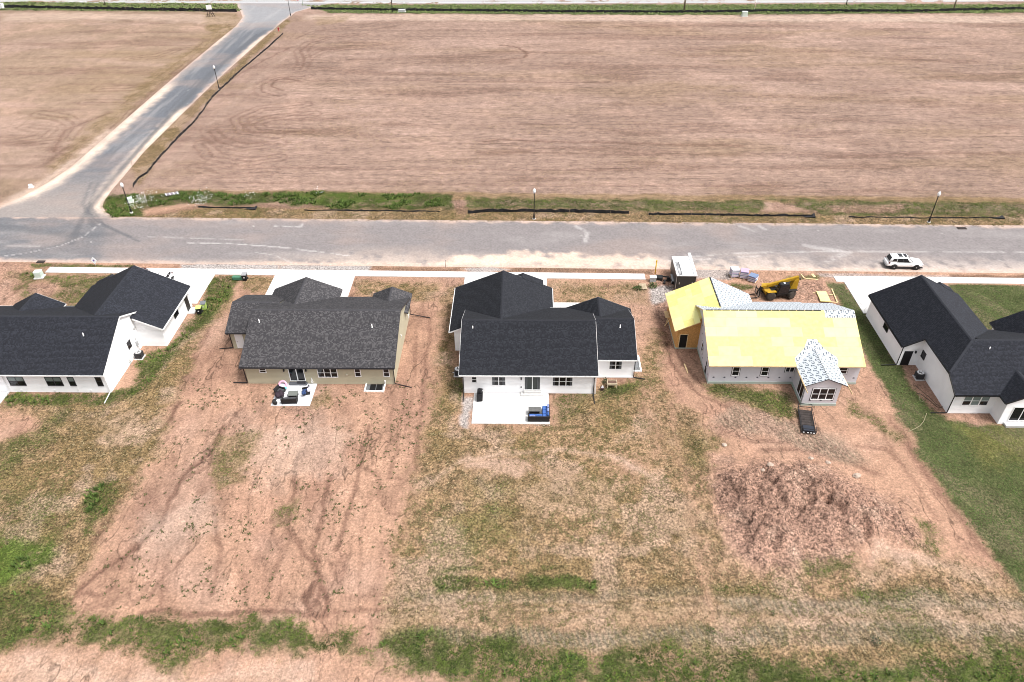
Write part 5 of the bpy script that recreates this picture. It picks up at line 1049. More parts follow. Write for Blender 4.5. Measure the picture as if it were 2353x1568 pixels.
def arm(e, hgt): MB().bar((-1.1, 0, hgt-.5), (1.1, 0, hgt-.5), .12, .14).build('crossarm', WOODP, e)
post('utility_pole', 'dark slim pole beside the grey box on the highway verge', GS(1178,38), 9, .12, BLACK, extra=arm)
post('utility_pole', 'stout wooden pole on the highway verge above mid field', GS(2052,32), 9, .24, WOODP, extra=arm)
post('utility_pole', 'slim dark pole on the highway verge at far left', GS(316,16), 8, .12, WOODP, extra=arm)
post('utility_pole', 'wooden pole in front of the dark car on the highway', GS(2860,29), 9, .18, WOODP, extra=arm)
post('utility_pole', 'thin dark pole midway along the right highway verge', GS(2538,17), 8, .13, BLACK, extra=arm)
def bands(e, hgt):
    for k in range(3): MB().lathe((0, 0, hgt*.3+k*.6), [(.085, 0), (.085, .25)], 8).build('band', mat('orange', (.6, .2, .05), .6), e)
post('marker_post', 'white and orange marker post beside the pale verge box', GS(2263,33), 3.0, .07, WHP, cat='marker post', extra=bands)
def cap_(e, hgt): MB().lathe((0, 0, hgt-.25), [(.10, 0), (.10, .22), (.05, .27)], 8).build('cap', mat('marker_yellow', (.62, .40, .03), .6), e)
post('marker_post', 'tall yellow marker post at the end of the sidewalk', GS(1965,824), 2.3, .085, mat('marker_yellow', (.62, .40, .03), .6), cat='marker post', extra=cap_)
post('survey_stake', 'thin wooden survey stake at the side road corner', GS(397,500), 1.1, .03, WOODP, .15, 'stake', lambda e, hgt: MB().cbox((.1, 0, hgt-.1), (.12, .03, .12)).build('flag', mat('orange', (.6, .2, .05), .6), e))
post('survey_stake', 'thin dark stake beside gravel above the centre driveway', GS(1337,803), 1.2, .03, WOODP, 0, 'stake', lambda e, hgt: MB().cbox((.03, 0, hgt-.1), (.1, .02, .1)).build('flag', BLACK, e))
# stop sign
e = thing('stop_sign', 'red octagonal stop sign where the side road meets the highway', 'stop sign', (*GS(897.5,26), 0))
MB().tube([(0, 0, -.2), (0, 0, 2.3)], .04).build('post', STEEL, e)
oc = lambda r, y: [(r*math.cos(math.pi/8+k*math.pi/4), y, 2.6+r*math.sin(math.pi/8+k*math.pi/4)) for k in range(8)]
MB().extr(oc(.46, -.06), (0, .02, 0)).build('border', WHP, e); fc = MB().extr(oc(.42, -.07), (0, .008, 0)).build('face', mat('sign_red', (.45, .02, .025), .4), e)
q = MB()
def glyph(q, t, x, z, s, y, m=.18):
    W_ = {'S': [(0,1,1,1),(0,1,0,.5),(0,.5,1,.5),(1,.5,1,0),(1,0,0,0)], 'T': [(0,1,1,1),(.5,1,.5,0)], 'O': [(0,0,1,0),(1,0,1,1),(1,1,0,1),(0,1,0,0)], 'P': [(0,0,0,1),(0,1,1,1),(1,1,1,.5),(1,.5,0,.5)]}[t]
    for a, b, c, d in W_: q.bar((x+a*s*.55, y, z+b*s), (x+c*s*.55, y, z+d*s), .006, m*s, up=(0, 1, 0)) if False else q.cbox((x+(a+c)/2*s*.55, y, z+(b+d)/2*s), (abs(a-c)*s*.55+m*s, .006, abs(b-d)*s+m*s))
for i, ch in enumerate('STOP'): glyph(q, ch, -.33+i*.18, 2.48, .24, -.076)
q.build('lettering', WHP, fc)
post('sign_post', 'slim green street name post behind the stop sign', GS(909,17), 3.0, .05, DKG, cat='sign post', extra=lambda e, hgt: MB().cbox((0, 0, hgt-.1), (.9, .03, .2)).build('name_blade', DKG, e))
# hydrant
e = thing('fire_hydrant', 'small red fire hydrant on the side road verge', 'fire hydrant', (*GS(836,94), 0)); RED = mat('hydrant_red', (.30, .02, .03), .45)
MB().lathe((0, 0, -.1), [(.2, 0), (.2, .2), (.14, .22), (.14, .75), (.18, .77), (.16, .95), (.06, 1.08), (.06, 1.14)], 12).build('barrel', RED, e, smooth=True)
for a in (0, 2.1, 4.2): MB().tube([(0, 0, .62), (.27*math.cos(a), .27*math.sin(a), .62)], .085).build('nozzle', RED, e)
# development board on crossed legs
e = thing('site_sign', 'tilted white board on crossed timber legs beside the highway', 'sign', (*GS(633,50), 0), .25)
for a, b in ((-1.1, -.3), (1.2, .3), (-.5, .7), (.6, -.7)): MB().bar((a, -.5, 0), (b*.3, .1, 2.3), .12, .12).build('leg', mat('dark_wood', (.05, .035, .03), .8), e)
MB().bar((-1.0, -.4, .7), (1.0, -.4, .9), .1, .1).build('brace', mat('dark_wood', (.05, .035, .03), .8), e)
MB().cbox((0, 0, 2.5), (1.5, .08, 1.2), .0).build('panel', WHP, e)
# yard sign: white diamond with purple mark
e = thing('yard_sign', 'white diamond yard sign with purple mark on the sidewalk verge', 'yard sign', (*GS(288,799), 0))
MB().tube([(0, 0, -.1), (0, 0, .5)], .025).build('stake', STEEL, e)
dm = MB().extr([(0, -.03, .35), (.42, -.03, .95), (0, -.03, 1.55), (-.42, -.03, .95)], (0, .03, 0)).build('panel', WHP, e)
q = MB(); q.cbox((0, -.035, .95), (.26, .006, .12)); q.cbox((0, -.035, .95), (.1, .008, .36)); q.build('mark', mat('purple_ink', (.12, .06, .25), .6), dm)
e = thing('storm_drain', 'dark storm drain inlet at the near road edge on the left', 'storm drain', (*GS(123,787), .02))
MB().cbox((0, 0, .05), (1.1, .6, .1)).build('frame', mat('cast_iron', (.04, .03, .028), .7), e)
for k in range(5): MB().cbox((-.4+k*.2, 0, .11), (.1, .5, .03)).build('bar', mat('cast_iron', (.04, .03, .028), .7), e)
e = thing('storm_drain', 'dark storm drain inlet at the far road edge on the right', 'storm drain', (*GS(2885,686), .02))
MB().cbox((0, 0, .05), (1.3, .6, .1)).build('frame', mat('cast_iron', (.04, .03, .028), .7), e)
for k in range(5): MB().cbox((-.5+k*.25, 0, .11), (.12, .5, .03)).build('bar', mat('cast_iron', (.04, .03, .028), .7), e)

# ------------------------------------------------------------------ vehicles
TYRE_M = mat('tyre_rubber', (.014, .014, .014), .85); RIM = mat('alloy', (.35, .35, .36), .3, .7)
def wheel(e, x, y, r, wd, side, rim=RIM, steer=0, tread=False, tyrem=None):
    q = MB(); q.lathe((0, 0, 0), [(r*.62, -wd/2), (r*.94, -wd/2), (r, -wd/2*.7), (r, wd/2*.7), (r*.94, wd/2), (r*.62, wd/2)], 24, 'y')
    o = q.build('wheel', tyrem or TYRE_M, e, loc=(x, y, r), rz=steer, smooth=True)
    if tread:
        q = MB()
        for k in range(16):
            a = k*2*math.pi/16
            for s in (-1, 1): q.bar((math.cos(a)*r*1.0, s*wd*.05, math.sin(a)*r*1.0), (math.cos(a+.22*s*0+.2)*r*1.0, s*wd*.48, math.sin(a+.2)*r*1.0), r*.09, r*.1, up=(math.cos(a), 0, math.sin(a)))
        q.build('tread', tyrem or TYRE_M, o)
    q = MB(); q.lathe((0, side*wd*.36, 0), [(r*.6, -.02), (r*.6, .02), (r*.25, .03), (r*.15, .05)] if side > 0 else [(r*.15, -.05), (r*.25, -.03), (r*.6, -.02), (r*.6, .02)], 16, 'y'); q.build('rim', rim, o)
    return o
def on_face(q, c, u0, u1, v0, v1, off=.014, th=.01):
    """panel on the quad c = [bottom-left, bottom-right, top-right, top-left]"""
    c = [Vector(p) for p in c]; n = (c[1]-c[0]).cross(c[3]-c[0]).normalized()
    P_ = lambda u, v: (c[0]*(1-u)+c[1]*u)*(1-v)+(c[3]*(1-u)+c[2]*u)*v
    a = [P_(u0, v0), P_(u1, v0), P_(u1, v1), P_(u0, v1)]
    q.hexa([p-n*.03 for p in a], [p+n*off for p in a])
def car(name, label, loc, rz, paint, L_=5.1, W_=1.95, H_=1.75, wb=3.02, r=.37, cat='car', sunroof=False):
    e = thing(name, label, cat, (*loc, .03), rz); hw = W_/2
    st_ = [(-L_/2, .80, .42, .78, .72), (-L_/2+.12, .93, .30, .98, .84), (-L_/2+.5, .985, .24, 1.06, .90), (-L_*.2, 1.0, .22, 1.06, .92), (L_*.1, 1.0, .22, 1.05, .92), (L_*.2, 1.0, .22, 1.04, .90), (L_/2-.75, .985, .24, .98, .86), (L_/2-.2, .92, .28, .86, .76), (L_/2, .74, .38, .70, .62)]
    b = bmesh.new(); rings = []
    for x, w_, zb, zt, wt in st_:
        zm = zb+(zt-zb)*.55
        rings.append([b.verts.new((x, y*hw, z)) for y, z in ((-w_*.9, zb), (-w_, zm), (-wt, zt-.04), (-wt*.8, zt), (wt*.8, zt), (wt, zt-.04), (w_, zm), (w_*.9, zb))])
    for A, B in zip(rings, rings[1:]):
        for k in range(8): b.faces.new((A[k], A[(k+1) % 8], B[(k+1) % 8], B[k]))
    b.faces.new(rings[0][::-1]); b.faces.new(rings[-1]); bmesh.ops.recalc_face_normals(b, faces=b.faces)
    me = bpy.data.meshes.new('body'); b.to_mesh(me); b.free(); me.polygons.foreach_set('use_smooth', [True]*len(me.polygons)); me.materials.append(paint)
    bo = bpy.data.objects.new('body', me); COL.objects.link(bo); bo.parent = e; md = bo.modifiers.new('round', 'SUBSURF'); md.levels = md.render_levels = 2
    bt = [(-L_/2+.16, -.88*hw, .98), (L_*.21, -.88*hw, .98), (L_*.21, .88*hw, .98), (-L_/2+.16, .88*hw, .98)]; tp = [(-L_/2+.6, -.70*hw, H_), (L_*.05, -.70*hw, H_), (L_*.05, .70*hw, H_), (-L_/2+.6, .70*hw, H_)]
    q = MB(); q.hexa(bt, tp); cb = q.build('cabin', paint, e, bevel=.15, seg=4, smooth=True)
    GL = mat('car_glass', (.01, .011, .013), .08, spec=.5)
    def pan(c, boxes, nm='window'):
        for u0, u1, v0, v1 in boxes: q = MB(); on_face(q, c, u0, u1, v0, v1); q.build(nm, GL, cb)
    pan([bt[0], bt[1], tp[1], tp[0]], [(.10, .30, .30, .80), (.325, .60, .16, .82), (.605, .86, .16, .82)]); pan([bt[2], bt[3], tp[3], tp[2]], [(.14, .395, .16, .82), (.40, .675, .16, .82), (.70, .90, .30, .80)])
    pan([bt[1], bt[2], tp[2], tp[1]], [(.08, .92, .08, .9)], 'windscreen'); pan([bt[3], bt[0], tp[0], tp[3]], [(.12, .88, .25, .88)], 'rear_window')
    if sunroof:
        for a, b_ in ((-.55, .02), (.2, .62)): q = MB(); q.box(a-.5, b_-.5, -.45, .45, H_-.02, H_+.012); q.build('sunroof', GL, cb)
    for sx in (-1, 1):
        for sy in (-1, 1):
            q = MB(); q.lathe((sx*wb/2, sy*(hw-.1), r+.02), [(r*1.18, -.10), (r*1.18, .095)], 22, 'y'); q.build('wheel_arch', BLACK, e)
            wheel(e, sx*wb/2, sy*(hw-.10), r, .24, sy)
    for sy in (-1, 1):
        MB().cbox((L_*.17, sy*(hw+.06), 1.06), (.16, .2, .14)).build('mirror', paint, e, bevel=.03)
        MB().cbox((L_/2-.28, sy*hw*.70, .72), (.32, .34, .16)).build('headlight', mat('lens', (.6, .6, .62), .15), e, bevel=.03)
        MB().cbox((-L_/2+.3, sy*hw*.78, .93), (.2, .26, .14)).build('tail_light', mat('tail_red', (.07, .008, .01), .25), e, bevel=.02)
    MB().box(-L_/2+.1, L_/2-.1, -hw*.86, hw*.86, .2, .34).build('sill', DARKTRIM, e); MB().cbox((-L_/2+.02, 0, .5), (.14, W_*.7, .2)).build('bumper', mat('grey_bumper', (.32, .33, .33), .5), e, bevel=.03)
    return e
WPAINT = mat('white_car_paint', (.80, .80, .80), .25, spec=.5)
car('parked_suv', 'white car parked on the dusty near side of the street', (53.1, 91.2), -.045, WPAINT, sunroof=True)
car('parked_car', 'white car nosed in on the left driveway behind the garage roof', (-49.65, 85.2), -math.pi/2, WPAINT, 4.8, 1.85, 1.5, 2.8, .34)
car('parked_car', 'dark red car on the left driveway mostly hidden by the roof', (-53.0, 85.6), -math.pi/2, mat('dark_red_paint', (.05, .012, .014), .3, spec=.5), 4.9, 1.9, 1.75, 2.85, .36)
car('passing_car', 'dark car driving on the highway at the top edge', (*G(2205, -6), ), 0, mat('dark_paint', (.015, .015, .025), .3, spec=.5), 4.8, 1.85, 1.6, 2.8, .35)
# enclosed trailer
e = thing('cargo_trailer', 'enclosed grey cargo trailer with white roof and ladder beside the unfinished garage', 'trailer', (21.42, 84.55, 0), -.015); DG = mat('trailer_grey', (.045, .042, .042), .45, var=.1, scale=2)
MB().box(-1.27, 1.27, .0, 5.0, .45, 2.42).build('body', DG, e, bevel=.02)
rf = MB().box(-1.29, 1.29, -.02, 5.02, 2.42, 2.50).build('roof', mat('white_roof_skin', (.68, .68, .69), .5, var=.04), e)
q = MB()
for x in (-1.285, 1.285): q.bar((x, -.02, .4), (x, -.02, 2.5), .05, .05, up=(0, 1, 0)); q.bar((x, -.02, 2.49), (x, 5.02, 2.49), .05, .07)
q.bar((-1.28, -.025, 2.47), (1.28, -.025, 2.47), .05, .06); q.build('trim', STEEL, e)
dr = MB().box(-1.12, 1.12, -.035, -.002, .5, 2.36).build('rear_door', mat('rear_door_grey', (.035, .036, .034), .5), e); MB().box(-.9, -.8, -.08, -.035, 1.2, 1.5).build('latch', STEEL, dr); MB().box(.8, .9, -.08, -.035, 1.2, 1.5).build('latch', STEEL, dr)
ld = MB(); 
for x in (-.95, -.55): ld.bar((x, .05, 2.56), (x, 3.6, 2.56), .06, .09)
lo = ld.build('ladder_rail', STEEL, e)
for k in range(12): MB().bar((-.95, .25+k*.28, 2.57), (-.55, .25+k*.28, 2.57), .045, .045).build('rung', BLACK, lo)
MB().box(1.02, 1.38, -.1, 5.8, 2.5, 2.62).build('roof_gutter', WHP, e)
for sx in (-1, 1):
    for y in (1.9, 2.7): q = MB().lathe((sx*1.36, y, .34), [(.2, -.1), (.32, -.1), (.34, 0), (.32, .1), (.2, .1)], 18, 'x'); wo = q.build('wheel', TYRE_M, e, smooth=True); MB().lathe((sx*1.43, y, .34), [(.2, -.02), (.2, .02), (.06, .05)] if sx > 0 else [(.06, -.05), (.2, -.02), (.2, .02)], 14, 'x').build('rim', WHP, wo)
    MB().box(min(sx*1.27, sx*1.52), max(sx*1.27, sx*1.52), 1.4, 3.2, .72, .77).build('fender', STEEL, e)
q = MB(); q.bar((-.7, 5.0, .5), (0, 6.4, .5), .1, .12); q.bar((.7, 5.0, .5), (0, 6.4, .5), .1, .12); q.tube([(0, 6.2, 0), (0, 6.2, .8)], .05); q.build('tongue', BLACK, e)
# telehandler
e = thing('telehandler', 'yellow telescopic handler with black cab parked before the unfinished house', 'telehandler', (33.65, 83.75, 0), math.pi+.14)
YEL = mat('machine_yellow', (.34, .20, .012), .55, var=.2, scale=2); MBLK = mat('machine_black', (.014, .014, .015), .5)
MB().box(-2.2, 1.95, -.5, .5, .55, 1.05).build('chassis', MBLK, e, bevel=.04); MB().box(-1.1, 1.0, -1.12, -.52, .62, 1.4).build('engine_cover', YEL, e, bevel=.08); MB().box(1.2, 2.1, -.75, .75, .75, 1.15).build('front_frame', YEL, e, bevel=.05)
for s in (-1, 1): MB().extr([(-2.35, s*.32-.07+.05, .9), (-1.3, s*.32-.07+.05, .9), (-1.75, s*.32-.07+.05, 2.4), (-2.35, s*.32-.07+.05, 2.6)], (0, .06, 0)).build('mast_plate', YEL, e)
bm_ = MB(); bm_.bar((-2.45, -.1, 2.6), (1.7, -.1, 1.62), .34, .42); bo = bm_.build('boom', YEL, e, bevel=.03)
MB().bar((1.5, -.1, 1.65), (2.5, -.1, 1.45), .24, .3).build('inner_boom', YEL, bo); MB().bar((2.4, -.1, 1.52), (2.75, -.1, .55), .3, .3).build('boom_head', MBLK, bo); MB().tube([(-.6, -.1, 1.2), (.9, -.1, 1.55)], .07).build('lift_cylinder', STEEL, bo)
q = MB(); q.bar((2.85, -.8, .35), (2.85, .65, .35), .08, .12); q.bar((2.85, -.8, 1.15), (2.85, .65, 1.15), .08, .1)
for y in (-.75, -.1, .6): q.bar((2.85, y, .3), (2.85, y, 1.3), .08, .08, up=(1, 0, 0))
ca = q.build('carriage', MBLK, e)
for y in (-.5, .35): MB().box(2.88, 4.0, y-.06, y+.06, .12, .17).build('fork', MBLK, ca); MB().box(2.88, 2.94, y-.06, y+.06, .12, 1.1).build('fork_shank', STEEL, ca)
MB().hexa([(-.95, .3, .8), (.75, .3, .8), (.75, 1.1, .8), (-.95, 1.1, .8)], [(-.85, .34, 2.3), (.35, .34, 2.3), (.35, 1.05, 2.3), (-.85, 1.05, 2.3)]).build('cab', MBLK, e, bevel=.05)
for c in ([(.75, 1.1, 1.0), (-.95, 1.1, 1.0), (-.85, 1.06, 2.22), (.38, 1.06, 2.22)], [(.76, .3, 1.0), (.76, 1.1, 1.0), (.4, 1.05, 2.22), (.4, .34, 2.22)]): q = MB(); on_face(q, c, .08, .92, .08, .9); q.build('cab_window', mat('car_glass', (.01, .011, .013), .08, spec=.5), e)
MB().cbox((-.2, .7, 2.36), (.22, .22, .1)).build('beacon', WHP, e); MB().box(-1.6, 1.2, .55, .95, .5, .85).build('side_step', MBLK, e); MB().box(-1.9, -1.0, -.95, -.55, .6, 1.2).build('fuel_tank', MBLK, e)
DT = mat('dusty_tyre', (.05, .042, .036), .9, var=.3, scale=6); YR = mat('wheel_hub', (.10, .07, .055), .6)
for x, stz in ((1.42, 0), (-1.45, .45)):
    for s in (-1, 1): wheel(e, x, s*.95, .62, .42, s, YR, stz, True, DT); MB().box(x-.62, x+.62, min(s*.7, s*1.15), max(s*.7, s*1.15), 1.27, 1.32).build('mudguard', MBLK if x < 0 else YEL, e)
# ------------------------------------------------------------------ building site
BLUEW, WHW, PURW = mat('blue_wrapper', (.14, .19, .30), .5), mat('white_wrapper', (.62, .63, .68), .45), mat('purple_wrapper', (.38, .30, .46), .5)
def shingle_pallet(loc, rz, label, top, layers_=9):
    e = thing('shingle_pallet', label, 'pallet', (*loc, 0), rz, 'pallets of wrapped shingle bundles')
    for k in range(5): MB().cbox((0, -.42+k*.21, .12), (1.15, .14, .025)).build('pallet_board', PINE, e)
    for k in range(3): MB().cbox((-.5+k*.5, 0, .055), (.09, 1.0, .09)).build('pallet_block', PINE, e)
    for l in range(layers_):
        for j in range(3):
            m = top if (l == layers_-1) else (WHW, BLUEW, WHW, PURW)[(l*3+j*2) % 4]
            MB().cbox((random.uniform(-.03, .03), -.35+j*.35, .18+l*.115), (1.06+random.uniform(-.03, .03), .335, .10)).build('shingle_bundle', m, e)
shingle_pallet((28.9, 88.5), .1, 'shingle pallet with white top, nearest the trailer', WHW, 10); shingle_pallet((30.2, 88.2), -.25, 'middle shingle pallet with blue and purple wrappers', PURW, 9); shingle_pallet((31.2, 87.3), -.6, 'lowest shingle pallet with slumped blue and white bundles', BLUEW, 7)
e = thing('sheathing_stack', 'short stack of pale sheathing panels on runners near the lawn', 'panel stack', (39.55, 83.2, 0), -.06)
for k in range(3): MB().cbox((0, -.8+k*.8, .05), (1.3, .09, .09)).build('runner', PINE, e)
for k in range(6): MB().cbox((random.uniform(-.03, .03), random.uniform(-.05, .05), .115+k*.03), (1.28, 2.4, .024), random.uniform(-.02, .02)).build('sheathing_panel', OSBR if k > 3 else PINE, e)
def board(a, b, label, w_=.14, z=.06, m=PINE):
    c = ((a[0]+b[0])/2, (a[1]+b[1])/2, z); o = MB(c).bar((*a, z), (*b, z), w_, .06).build('lumber_board', m, loc=c); tag(o, label, 'board', 'loose boards on the building site')
Z4 = ZG(1940, 740, .36998)
board(Z4(1350, 378), Z4(1390, 385), 'short board left of the sheathing stack'); board(Z4(1480, 395), Z4(1510, 395), 'short board right of the sheathing stack, far end'); board(Z4(1490, 452), Z4(1545, 458), 'short board right of the sheathing stack, near end'); board(Z4(1500, 345), Z4(1545, 455), 'long board lying along the lawn edge by the stack')
board(Z4(1248, 225), Z4(1280, 262), 'angled pale board above the telehandler boom'); board(Z4(1275, 260), Z4(1390, 272), 'long pale board lying above the telehandler'); board(Z4(1340, 225), Z4(1362, 250), 'wide pale board near the sidewalk end', .35); board(Z4(1210, 262), Z4(1250, 266), 'dark offcut beside the boom tip', .3, .06, BLACK)
board(Z4(305, 955), Z4(325, 1005), 'thin pale board before the unfinished house'); board(Z4(318, 990), Z4(333, 1030), 'small pale offcut beside the thin board', .1)
# black steel platform
e = thing('work_platform', 'black steel work platform with tubular end frame in the mud', 'work platform', (30.3, 59.3, 0), -.17); e.scale = (1.08, 1.1, .75); PB = mat('rusty_black', (.032, .025, .023), .7, var=.4, scale=3)
for k in range(9): MB().box(-.62, .62, -1.7+k*.36, -1.7+k*.36+.33, .25, .30).build('deck_plank', PB, e)
for s in (-1, 1):
    MB().bar((s*.64, -1.8, .28), (s*.64, 1.6, .28), .08, .14).build('side_rail', BLACK, e); MB().bar((s*.66, -1.75, .3), (s*.66, -1.75, 1.0), .05, .05).build('rail_post', BLACK, e); MB().bar((s*.66, 1.5, .3), (s*.66, 1.9, 1.0), .05, .05).build('rail_post', BLACK, e); MB().bar((s*.66, -1.75, .95), (s*.66, 1.7, .75), .04, .04).build('hand_rail', BLACK, e)
for y, z in ((-1.75, 1.0), (-1.75, .65), (1.9, 1.0), (1.7, .65)): MB().bar((-.66, y, z), (.66, y, z), .05, .05).build('cross_rail', BLACK, e)
for x in (-.5, .5):
    for y in (-1.4, 1.2): MB().cbox((x, y, .12), (.14, .14, .26)).build('foot', BLACK, e)
for x in (-.5, -.1, .2, .45): MB().cbox((x, -1.83, .4), (.14, .05, .1)).build('pale_marker', WHP, e)
MB().box(-.5, .5, -1.65, -.9, .30, .55).build('tool_tray', mat('dark_blue_steel', (.02, .024, .035), .5), e)
# loader attachment, planter box and pallet by the sidewalk end
Z6 = ZG(1900, 760, .1275)
c = Z6(660, 640); e = thing('loader_attachment', 'black steel loader attachment lying at the sidewalk end', 'attachment', (*c, 0), -.2)
MB().cbox((-.35, .1, .3), (1.0, .9, .5)).build('frame', MBLK, e, bevel=.05); MB().bar((.1, .2, .55), (1.0, .1, .6), .12, .16).build('arm', MBLK, e); MB().bar((.2, -.4, .3), (1.0, -.3, .3), .1, .14).build('arm', MBLK, e); MB().lathe((.95, -.1, .35), [(.3, -.1), (.3, .1)], 14, 'y').build('roller', MBLK, e); MB().bar((.4, -1.0, .15), (.5, -.3, .3), .2, .2).build('hitch', MBLK, e)
c = Z6(455, 660); e = thing('pedestal_cabinet', 'white topped grey cabinet behind a green shrub by the sidewalk end', 'cabinet', (*c, 0)); MB().cbox((0, 0, .35), (.8, .6, .7)).build('cabinet', mat('grey_box', (.38, .39, .40), .5), e); MB().cbox((0, 0, .74), (.9, .7, .08)).build('lid', WHP, e)
def shrub(name, label, loc, r, hgt, cols, n=260, cat='shrub', group=None):
    e = thing(name, label, cat, (*loc, 0), 0, group); V = []; Cc = []
    for k in range(n):
        d = Vector((random.gauss(0, 1), random.gauss(0, 1), abs(random.gauss(0, 1)))); d.normalize(); d *= random.uniform(.45, 1.0)*random.uniform(.8, 1.1); c = Vector((d.x*r, d.y*r, .05+d.z*hgt)); s = r*random.uniform(.12, .26)
        a = Vector((random.gauss(0, 1), random.gauss(0, 1), random.gauss(0, .6))).normalized(); b = a.cross(Vector((random.gauss(0, 1), random.gauss(0, 1), random.gauss(0, 1)))).normalized()
        V += [c-a*s*.5, c+b*s*.3, c+a*s*.6, c-b*s*.3]; cc = random.choice(cols); f = random.uniform(.6, 1.3); Cc += [(cc[0]*f, cc[1]*f, cc[2]*f, 1)]*4
    np_mesh('foliage', np.array([tuple(v) for v in V]), np.arange(len(V)).reshape(-1, 4), VEG, {'Col': np.array(Cc)}, parent=e)
    q = MB()
    for k in range(4): a = k*1.6; q.tube([(0, 0, -.05), (math.cos(a)*r*.4, math.sin(a)*r*.4, hgt*.6)], [.03, .012], 5)
    q.build('stem', WOODP, e)
GR = [(.045, .085, .025), (.06, .11, .03), (.03, .06, .02)]; YG = [(.14, .18, .03), (.10, .15, .03)]
shrub('shrub', 'dark green shrub in front of the white topped cabinet', Z6(460, 800), .75, .9, GR); shrub('shrub', 'small shrub beside the timber pallet near the front walk', Z6(95, 850), .8, .5, GR+[(.13, .11, .05)]); 
e = thing('timber_pallet', 'weathered timber pallet by the end of the sidewalk', 'pallet', (*Z6(225, 800), 0), .05)
for k in range(6): MB().cbox((0, -.6+k*.24, .14), (.95, .13, .03)).build('pallet_board', mat('old_timber', (.40, .33, .23), .9, var=.2), e)
for k in range(3): MB().cbox((-.4+k*.4, 0, .06), (.08, 1.3, .11)).build('pallet_block', mat('old_timber', (.40, .33, .23), .9, var=.2), e)
e = thing('slatted_pallet', 'white slatted pallet lying in the verge grass between daisies', 'pallet', (*GS(517,586), .12), .35)
for k in range(7): MB().cbox((-.9+k*.3, 0, .16), (.16, 1.0, .04), .25).build('pallet_board', WHP if k % 2 == 0 else mat('mauve_board', (.25, .21, .28), .7), e)
for k in range(2): MB().cbox((0, -.3+k*.6, .08), (2.0, .09, .1)).build('pallet_block', DARKTRIM, e)
shrub('weed_clump', 'dense dark weed clump below the dry mown stripe, mid yard', G(1210,1390), .38, .3, GR, 90, 'weed'); shrub('weed_clump', 'two dark weeds touching near the bottom edge of the yard', G(1113,1424), .45, .3, GR, 90, 'weed'); shrub('weed_clump', 'low leafy weed right of the mid yard clump', G(1268,1405), .4, .22, GR, 80, 'weed'); shrub('weed_clump', 'round green weed beyond the lot corner, below the dirt heap', G(1635,1452), .5, .35, GR, 110, 'weed')
shrub('weed_clump', 'small dark weed on pale tracks below the dirt heap', G(1776,1411), .35, .25, GR, 80, 'weed'); shrub('weed_clump', 'round dark weed on the grey track, right of centre', G(1905,1434), .35, .25, GR, 80, 'weed'); shrub('weed_clump', 'bright yellow-green weed on the chevron tyre track', G(1985,1374), .5, .4, YG, 110, 'weed'); shrub('weed_clump', 'tall grey-green weed above the bottom grass, right of centre', G(2010,1477), .55, .45, [(.06, .08, .05), (.05, .07, .04)], 110, 'weed')
def rock(label, loc, s, zz):
    b = bmesh.new(); bmesh.ops.create_icosphere(b, subdivisions=2, radius=1)
    for v in b.verts: n = .72+.5*random.random(); v.co = Vector((v.co.x*n*s*1.3, v.co.y*n*s, v.co.z*n*s*.6))
    me = bpy.data.meshes.new('rock'); b.to_mesh(me); b.free(); me.materials.append(mat('pale_rock', (.34, .27, .22), .9, var=.25, scale=3)); o = bpy.data.objects.new('rock', me); COL.objects.link(o); o.location = (*loc, zz); tag(o, label, 'rock', 'pale rocks on the dirt heap')
def hz(p): x, y = np.array([p[0]]), np.array([p[1]]); return float(height(x, y, layers(x, y))[0])
for (a, b), s, l in (((600,330), .25, 'pale rock at the top left of the dirt heap'), ((1120,355), .32, 'largest pale rock on the right shoulder of the dirt heap'), ((950,275), .22, 'pale flat rock above the dirt heap'), ((850,250), .2, 'pale rock between the mud tracks above the heap'), ((560,345), .18, 'small dark-shadowed rock beside the top left one'), ((340,170), .22, 'flat pale stone left of the mud tracks')):
    p = G(*ZC(a, b)); rock(l, p, s, hz(p)+.1)

# ------------------------------------------------------------------ around the houses
def wheelie(label, loc, rz, body, lid):
    e = thing('wheeled_bin', label, 'bin', (*loc, .0), rz)
    MB().hexa([(-.27, -.3, .1), (.27, -.3, .1), (.27, .3, .1), (-.27, .3, .1)], [(-.34, -.4, 1.0), (.34, -.4, 1.0), (.34, .4, 1.0), (-.34, .4, 1.0)]).build('body', body, e, bevel=.04)
    MB().hexa([(-.37, -.44, 1.0), (.37, -.44, 1.0), (.37, .42, 1.0), (-.37, .42, 1.0)], [(-.33, -.38, 1.1), (.33, -.38, 1.1), (.33, .38, 1.12), (-.33, .38, 1.12)]).build('lid', lid, e, bevel=.03)
    for s in (-1, 1): MB().lathe((s*.3, .34, .13), [(.13, -.04), (.13, .04)], 12, 'x').build('wheel', TYRE_M, e)
    MB().bar((-.3, .46, .98), (.3, .46, .98), .04, .04).build('handle', BLACK, e); MB().cbox((0, -.36, .62), (.16, .03, .14)).build('logo_plate', WHP, e)
LIME = mat('lime_plastic', (.45, .62, .16), .5); BINK = mat('bin_black', (.013, .014, .017), .5); GREYP = mat('bin_grey', (.13, .135, .15), .5)
ZE = ZG(400, 780, .15298)
wheelie('black wheeled bin with lime lid beside the left garage', ZE(1310, 1055), .15, BINK, LIME); wheelie('lime wheeled bin with grey lid behind the black bin', ZE(1400, 970), .2, LIME, GREYP); wheelie('grey wheeled bin beside the low green utility box', ZE(2200, 400), .1, BINK, mat('lid_grey', (.25, .25, .26), .5))
